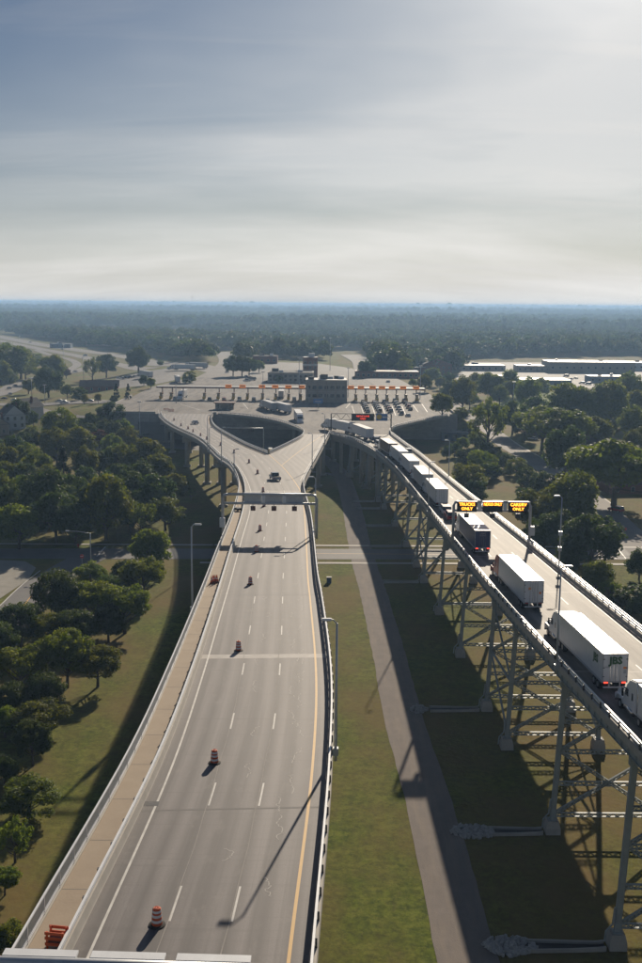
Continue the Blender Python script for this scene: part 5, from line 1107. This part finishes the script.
def ordinal(n):
    T = ['tenth','eleventh','twelfth','thirteenth','fourteenth','fifteenth','sixteenth','seventeenth','eighteenth','nineteenth']
    if n < 10: return ORD[n-1]
    if n < 20: return T[n-10]
    t = {2:('twentieth','twenty'),3:('thirtieth','thirty')}[n//10]; return t[0] if n % 10 == 0 else t[1]+'-'+ORD[n % 10-1]
def many(L, group, label=None):
    if label:
        xs = sorted(t[0] for t in L); L = [t[:4]+(f'{label}, {ordinal(xs.index(t[0])+1)} from the left',)+tuple(t[5:]) for t in L]
    for t in L:
        x, y, w, k = t[:4]; w *= WK; lab = t[4] if len(t) > 4 and t[4] else label; tree_px(x, y, w, k, lab, group, t[5] if len(t) > 5 else None)
WK = 1.06
G1 = 'trees of the near grove left of the footway'
many([(124,606,52,'near','spreading tree with visible trunk beside the left bridge shadow'),(97,664,44,'near','small round tree standing alone on the slope, casting a blob shadow'),(143,577,46,'near','tree at the near edge of the cross road, left of the lamp post'),
  (58,596,54,'neard','dark round tree covering the left side road'),(94,602,50,'near','light green tree in front of the dark round tree'),(127,574,32,'neard','dark tree at the corner of the cross road',1.1),(90,575,30,'near','round tree between the side road and the cross road'),
  (66,655,48,'near','upright tree in the middle of the near grove',1.25),(20,668,54,'near','broad tree at the left edge of the near grove'),(40,716,58,'near','low spreading tree in front of the near grove',.6),(32,740,36,'neard','narrow dark tree below the low spreading tree',1.3),
  (28,797,62,'near','wide flat-topped tree at lower left',.6),(14,838,38,'sparse','thin sparse tree at lower left'),(4,880,30,'near','bush cut by the left edge above the bottom'),(5,940,42,'near','leafy tree cut by the bottom left corner'),
  (4,720,34,'near','tree cut by the left edge beside the narrow dark tree'),(4,770,30,'neard','dark tree cut by the left edge above the flat-topped tree')], G1)
many([(20,622,44,'neard'),(50,630,40,'near'),(2,640,40,'neard'),(75,628,40,'neard'),(110,590,34,'neard'),(45,690,40,'neard'),(12,700,36,'neard'),(108,622,36,'neard')], G1+' filler', 'dense tree filling the middle of the near grove')
WK = 1.2
G2 = 'trees of the big grove beyond the cross road'
many([(105,505,44,'tall','big tree with a thick dark trunk standing at the far verge of the cross road',1.25),(18,525,42,'round','round bushy tree at the left edge just beyond the cross road',.9),(151,549,36,'round','tree overhanging the far edge of the cross road'),(165,513,34,'round','loose pale tree at the right end of the big grove',.8),(63,472,24,'conifer','dark spire-shaped conifer in the big grove'),(99,438,16,'purple','purple-leaved tree in the big grove'),
  (156,496,36,'dark','dark round tree at the right side of the big grove'),(147,456,32,'round','sunlit tree at the upper right of the big grove'),(142,517,28,'sparse','thin pale tree left of the loose pale tree'),(116,470,16,'conifer','slim dark conifer at the centre right of the big grove')], G2)
many([(8,478,30,'round'),(36,469,30,'round'),(28,458,24,'round'),(56,446,30,'round'),(78,443,28,'round'),(84,464,24,'tall'),(99,465,22,'dark'),(117,460,26,'round'),(45,497,46,'dark'),(19,495,30,'round'),(69,493,32,'dark'),(85,481,24,'dark'),(124,462,30,'round'),(160,470,28,'round'),(120,480,28,'dark'),(110,490,30,'dark'),(132,492,34,'dark'),(172,488,26,'round'),(140,478,30,'dark'),(90,505,34,'dark'),(55,515,40,'dark'),(75,520,34,'dark'),(5,505,34,'dark'),(-8,490,36,'round'),(130,515,26,'dark'),(50,480,28,'round'),(25,480,28,'dark'),(2,460,26,'round'),(112,446,20,'round'),(113,432,18,'dark')], G2+' inside', 'leafy tree inside the big grove left of the bridge')
G3 = 'trees around the houses at left'
many([(62,429,34,'round','broad tree behind the houses at left'),(18,411,20,'dark','dark round tree above the white houses'),(33,418,9,'dark','narrow tree beside the tall white house',1.5),(111,418,24,'dark','dark tree at the left end of the retaining wall'),(84,398.5,7,'yellow','yellow-green sapling on the frontage road, left of two'),(98,398,6.5,'yellow','yellow-green sapling on the frontage road, right of two'),(66,373,9,'purple','small purple tree by the avenue'),(48,379,26,'dark','big dark tree in the bend of the avenue'),(52,365,26,'round','pale broad tree above the bend of the avenue'),(92,366,17,'sparse','sparse tall tree between avenue and freeway',1.4),(106,364,19,'dark','dark tall tree beside the sparse one'),(138,356,22,'dark','large dark tree beside the freeway'),(189.5,376,13,'bush','dome-shaped bush beside the departure road'),(67,391,11,'round','round shrub left of the brown-roofed house'),(79.5,392,14,'bush','round shrub close to the brown-roofed house'),(116,391,7,'conifer','left conifer right of the brown-roofed house'),(128,391,7,'conifer','right conifer right of the brown-roofed house')], G3)
many([(14,447,20,'dark'),(24,442,17,'dark'),(35.5,441,16,'dark'),(1,450,18,'dark')], G3+' row', 'round clipped tree in the row in front of the white houses')
many([(30,431,14,'bush'),(103,430,18,'dark'),(91,425,14,'dark'),(78,422,12,'bush'),(124,430,18,'round'),(104,424,14,'dark'),(108,424,16,'round'),(90,433,17,'dark'),(70,438,22,'round'),(128,440,22,'round'),(50,437,20,'round')], G3+' back', 'rounded tree at the back of the big grove near the wall')
many([(28,386,12,'round'),(6,354,40,'round'),(20,357,30,'dark'),(11,366,22,'round'),(25,366,20,'round'),(38,372,10,'bush'),(143.6,380,8,'dark'),(151,383,9,'round'),(160,362,6,'bush'),(114,398,8,'bush'),(0,372,20,'round'),(36,358,12,'bush'),(10,376,14,'bush')], 'trees between the avenue and the freeway', 'green tree between the avenue and the freeway at far left')
G4 = 'trees along the right-hand street'
many([(575,500,50,'tall','light green tall tree left of the utility pole',1.1),(591,541,50,'dark','dark round tree at the corner of the right-hand street',1.0),(597,577,30,'round','small tree on the grass right of the trestle'),(636,597,36,'bush','low light bush cut by the right edge',.7),(640,563,24,'dark','dark tree cut by the right edge at the corner lot'),(616,464,76,'spread','huge spreading tree over the brown bungalow',.85),(566,449,42,'dark','big dark maple beside the street'),(489,412,34,'sparse','tall open tree with forked trunk beside the street',1.9),(513,416,26,'dark','dark tree behind the tall open tree'),(543,424,46,'spread','broad tree at the left of the big dark maple'),(442,420,20,'round','round tree in front of the right side wall')], G4)
many([(461,426,14,'bush'),(469,432,14,'bush'),(478,438,17,'bush'),(487,446,12,'bush'),(497,452,15,'bush'),(506,459,18,'bush'),(517,465,19,'bush'),(528,475,21,'bush'),(537,481,16,'bush'),(545,480,24,'bush')], 'row of round trees along the street', 'round clipped tree in the row along the right-hand street', ) 
many([(531,512,36,'round'),(544,534,32,'dark'),(560,530,34,'dark'),(525,494,18,'bush'),(556,500,30,'round'),(545,515,28,'dark'),(566,560,24,'dark'),(610,590,20,'sparse'),(535,532,22,'dark'),(622,600,22,'bush')], 'trees between trestle and street', 'leafy tree between the trestle rail and the street')
many([(481,462,30,'bush'),(471,476,33,'bush'),(476,488,22,'bush'),(465,455,18,'bush'),(486,450,20,'bush'),(455,449,11,'dark'),(447,452,10,'dark'),(462,444,12,'round'),(494,470,16,'bush')], 'shrubs right of the trestle', 'low rounded shrub tree on the grass right of the trestle')
G5 = 'trees around the mown field'
many([(572,398,42,'round'),(611,395,36,'tall'),(629,385,28,'tall'),(563,425,56,'spread'),(534,412,26,'dark'),(635,424,30,'round'),(613,419,22,'bush'),(640,405,26,'round'),(595,432,34,'spread'),(590,410,26,'round'),(525,425,22,'dark'),(642,445,28,'round'),(560,410,24,'round')], G5, 'big leafy tree between the mown field and the street houses')
many([(463,391,28,'tall'),(491,385,26,'round'),(509,381,18,'tall'),(513,390,17,'round'),(529,391,24,'tall'),(539,388,18,'round'),(450,391,17,'dark'),(477,384,20,'round'),(500,395,16,'round'),(470,398,16,'round')], G5+' far side', 'tree in the belt in front of the far shops')
many([(233,365,16,'dark'),(242,365,16,'dark'),(249,366,14,'dark'),(259,366,10,'round'),(279,378,9,'bush'),(365,368,13,'dark'),(371,370,10,'dark'),(432,376,15,'round'),(449,379,11,'dark'),(425,383,14,'round'),(413,383,7,'round'),(451,390,14,'dark'),(440,383,10,'round'),(405,366,14,'round'),(392,364,12,'dark'),(380,362,12,'dark')], 'trees behind the toll plaza', 'dark tree standing behind the toll plaza buildings')
# seedling and verge shrubs
many([(191,493,9,'sparse','tiny sapling on the shaded grass left of the bridge')], None)
# ------------------------------------------------------------------ far woodland (one mass) and haze
def far_proto(seed, mt):
    rg = np.random.default_rng(seed); C = []; R = []
    for i in range(16):
        d = rg.normal(size=3); d /= np.linalg.norm(d); d[2] = abs(d[2])*.95-.1; s = rg.uniform(1.3,2.3); C.append((d[0]*3.3, d[1]*3.3, 5.2+d[2]*3.4)); R.append((s*1.15,s*1.15,s*.85))
    me = leaf_mesh('far_crown', np.array(C), np.array(R), [22]*16, mt, 1.15, seed)
    return bpy.data.objects.new('far_tree', me)
fc = bpy.data.collections.new('far_tree_shapes')
for s, mt in ((71,M_leaff),(72,M_leaff),(73,M_leafd),(74,M_leaff),(75,M_leafd)): fc.objects.link(far_proto(s, mt))
CLEAR = [[(-80,322),(0,333),(60,342),(130,353),(180,360),(240,366),(262,359),(330,361),(345,351),(362,352),(372,364),(380,373),(455,376),(468,361),(560,364),(660,358),(720,360),(720,960),(-400,960),(-400,320)]]
OPEN = [[(318,352),(352,350),(366,352),(372,362),(330,364)],[(205,352),(240,350),(240,368),(215,372)],[(60,332),(115,328),(118,333),(66,337)],[(168,329),(236,327),(240,331),(170,333)],[(8,326),(24,325),(26,329),(10,331)],[(455,359),(642,355),(642,364),(455,366)]]
def inside(p, poly):
    x, y = p; c = False
    for (x1, y1), (x2, y2) in zip(poly, poly[1:]+poly[:1]):
        if (y1 > y) != (y2 > y) and x < (x2-x1)*(y-y1)/(y2-y1)+x1: c = not c
    return c
rg = random.Random(5); V = []; SCL = []; ROT = []
def scatter(y0, y1, sp, smin, smax, wide):
    y = y0
    while y < y1:
        half = y*.36+wide; x = -half
        while x < half:
            X = x+rg.uniform(-.5,.5)*sp; Y = y+rg.uniform(-.5,.5)*sp; x += sp
            z = terr(X, Y); q = proj((X, Y, z))
            if inside(q[:2], CLEAR[0]) or any(inside(q[:2], o) for o in OPEN): continue
            nz = math.sin(X*.0061+1.7*math.sin(Y*.0033))+math.sin(Y*.0047+X*.0013+2)+.6*math.sin(X*.017+Y*.011)
            if nz < -1.25 and rg.random() < .88: continue
            s = rg.uniform(smin, smax)*(1.0+.16*nz*.5); V.append((X, Y, z-.4)); SCL.append((s*rg.uniform(.9,1.25), s*rg.uniform(.9,1.25), s*rg.uniform(.85,1.3))); ROT.append(rg.uniform(0,6.28))
        y += sp
scatter(600, 2300, 10.5, 1.0, 1.8, 40)
scatter(2300, 5000, 19, 1.6, 2.6, 120)
scatter(5000, 11000, 42, 2.4, 3.8, 300)
scatter(11000, 30000, 130, 3.6, 6.0, 600)
me = bpy.data.meshes.new('woodland'); me.from_pydata(V, [], [])
a = me.attributes.new('tree_scale', 'FLOAT_VECTOR', 'POINT'); a.data.foreach_set('vector', [c for s in SCL for c in s])
a = me.attributes.new('tree_rot', 'FLOAT', 'POINT'); a.data.foreach_set('value', ROT)
wd = tag(put('woodland', me), 'dense hazy woodland stretching to the horizon', 'woodland', kind='stuff')
ng = bpy.data.node_groups.new('scatter_trees', 'GeometryNodeTree'); ng.interface.new_socket('Geometry', in_out='INPUT', socket_type='NodeSocketGeometry'); ng.interface.new_socket('Geometry', in_out='OUTPUT', socket_type='NodeSocketGeometry')
gi = ng.nodes.new('NodeGroupInput'); go = ng.nodes.new('NodeGroupOutput'); ip = ng.nodes.new('GeometryNodeInstanceOnPoints'); ci = ng.nodes.new('GeometryNodeCollectionInfo')
ci.inputs['Collection'].default_value = fc; ci.inputs['Separate Children'].default_value = True; ci.inputs['Reset Children'].default_value = True; ip.inputs['Pick Instance'].default_value = True
n1 = ng.nodes.new('GeometryNodeInputNamedAttribute'); n1.data_type = 'FLOAT_VECTOR'; n1.inputs['Name'].default_value = 'tree_scale'
n2 = ng.nodes.new('GeometryNodeInputNamedAttribute'); n2.data_type = 'FLOAT'; n2.inputs['Name'].default_value = 'tree_rot'; cbn = ng.nodes.new('ShaderNodeCombineXYZ')
ng.links.new(n2.outputs['Attribute'], cbn.inputs[2]); ng.links.new(gi.outputs[0], ip.inputs['Points']); ng.links.new(ci.outputs[0], ip.inputs['Instance']); ng.links.new(n1.outputs['Attribute'], ip.inputs['Scale']); ng.links.new(cbn.outputs[0], ip.inputs['Rotation']); ng.links.new(ip.outputs[0], go.inputs[0])
md = wd.modifiers.new('scatter', 'NODES'); md.node_group = ng
# haze: even, pale air round the whole scene
hm = bpy.data.materials.new('haze_air'); hm.use_nodes = True; t = hm.node_tree; t.nodes.clear(); o_ = N(t, 'ShaderNodeOutputMaterial'); pv = N(t, 'ShaderNodeVolumePrincipled')
pv.inputs['Color'].default_value = (.42,.66,1.0,1); pv.inputs['Density'].default_value = 1.9e-4; pv.inputs['Anisotropy'].default_value = .25; t.links.new(pv.outputs[0], o_.inputs['Volume'])
tag(MB().bx(-46000, 46000, -5000, 47500, -1.5, 66).build('haze', hm), kind='stuff')
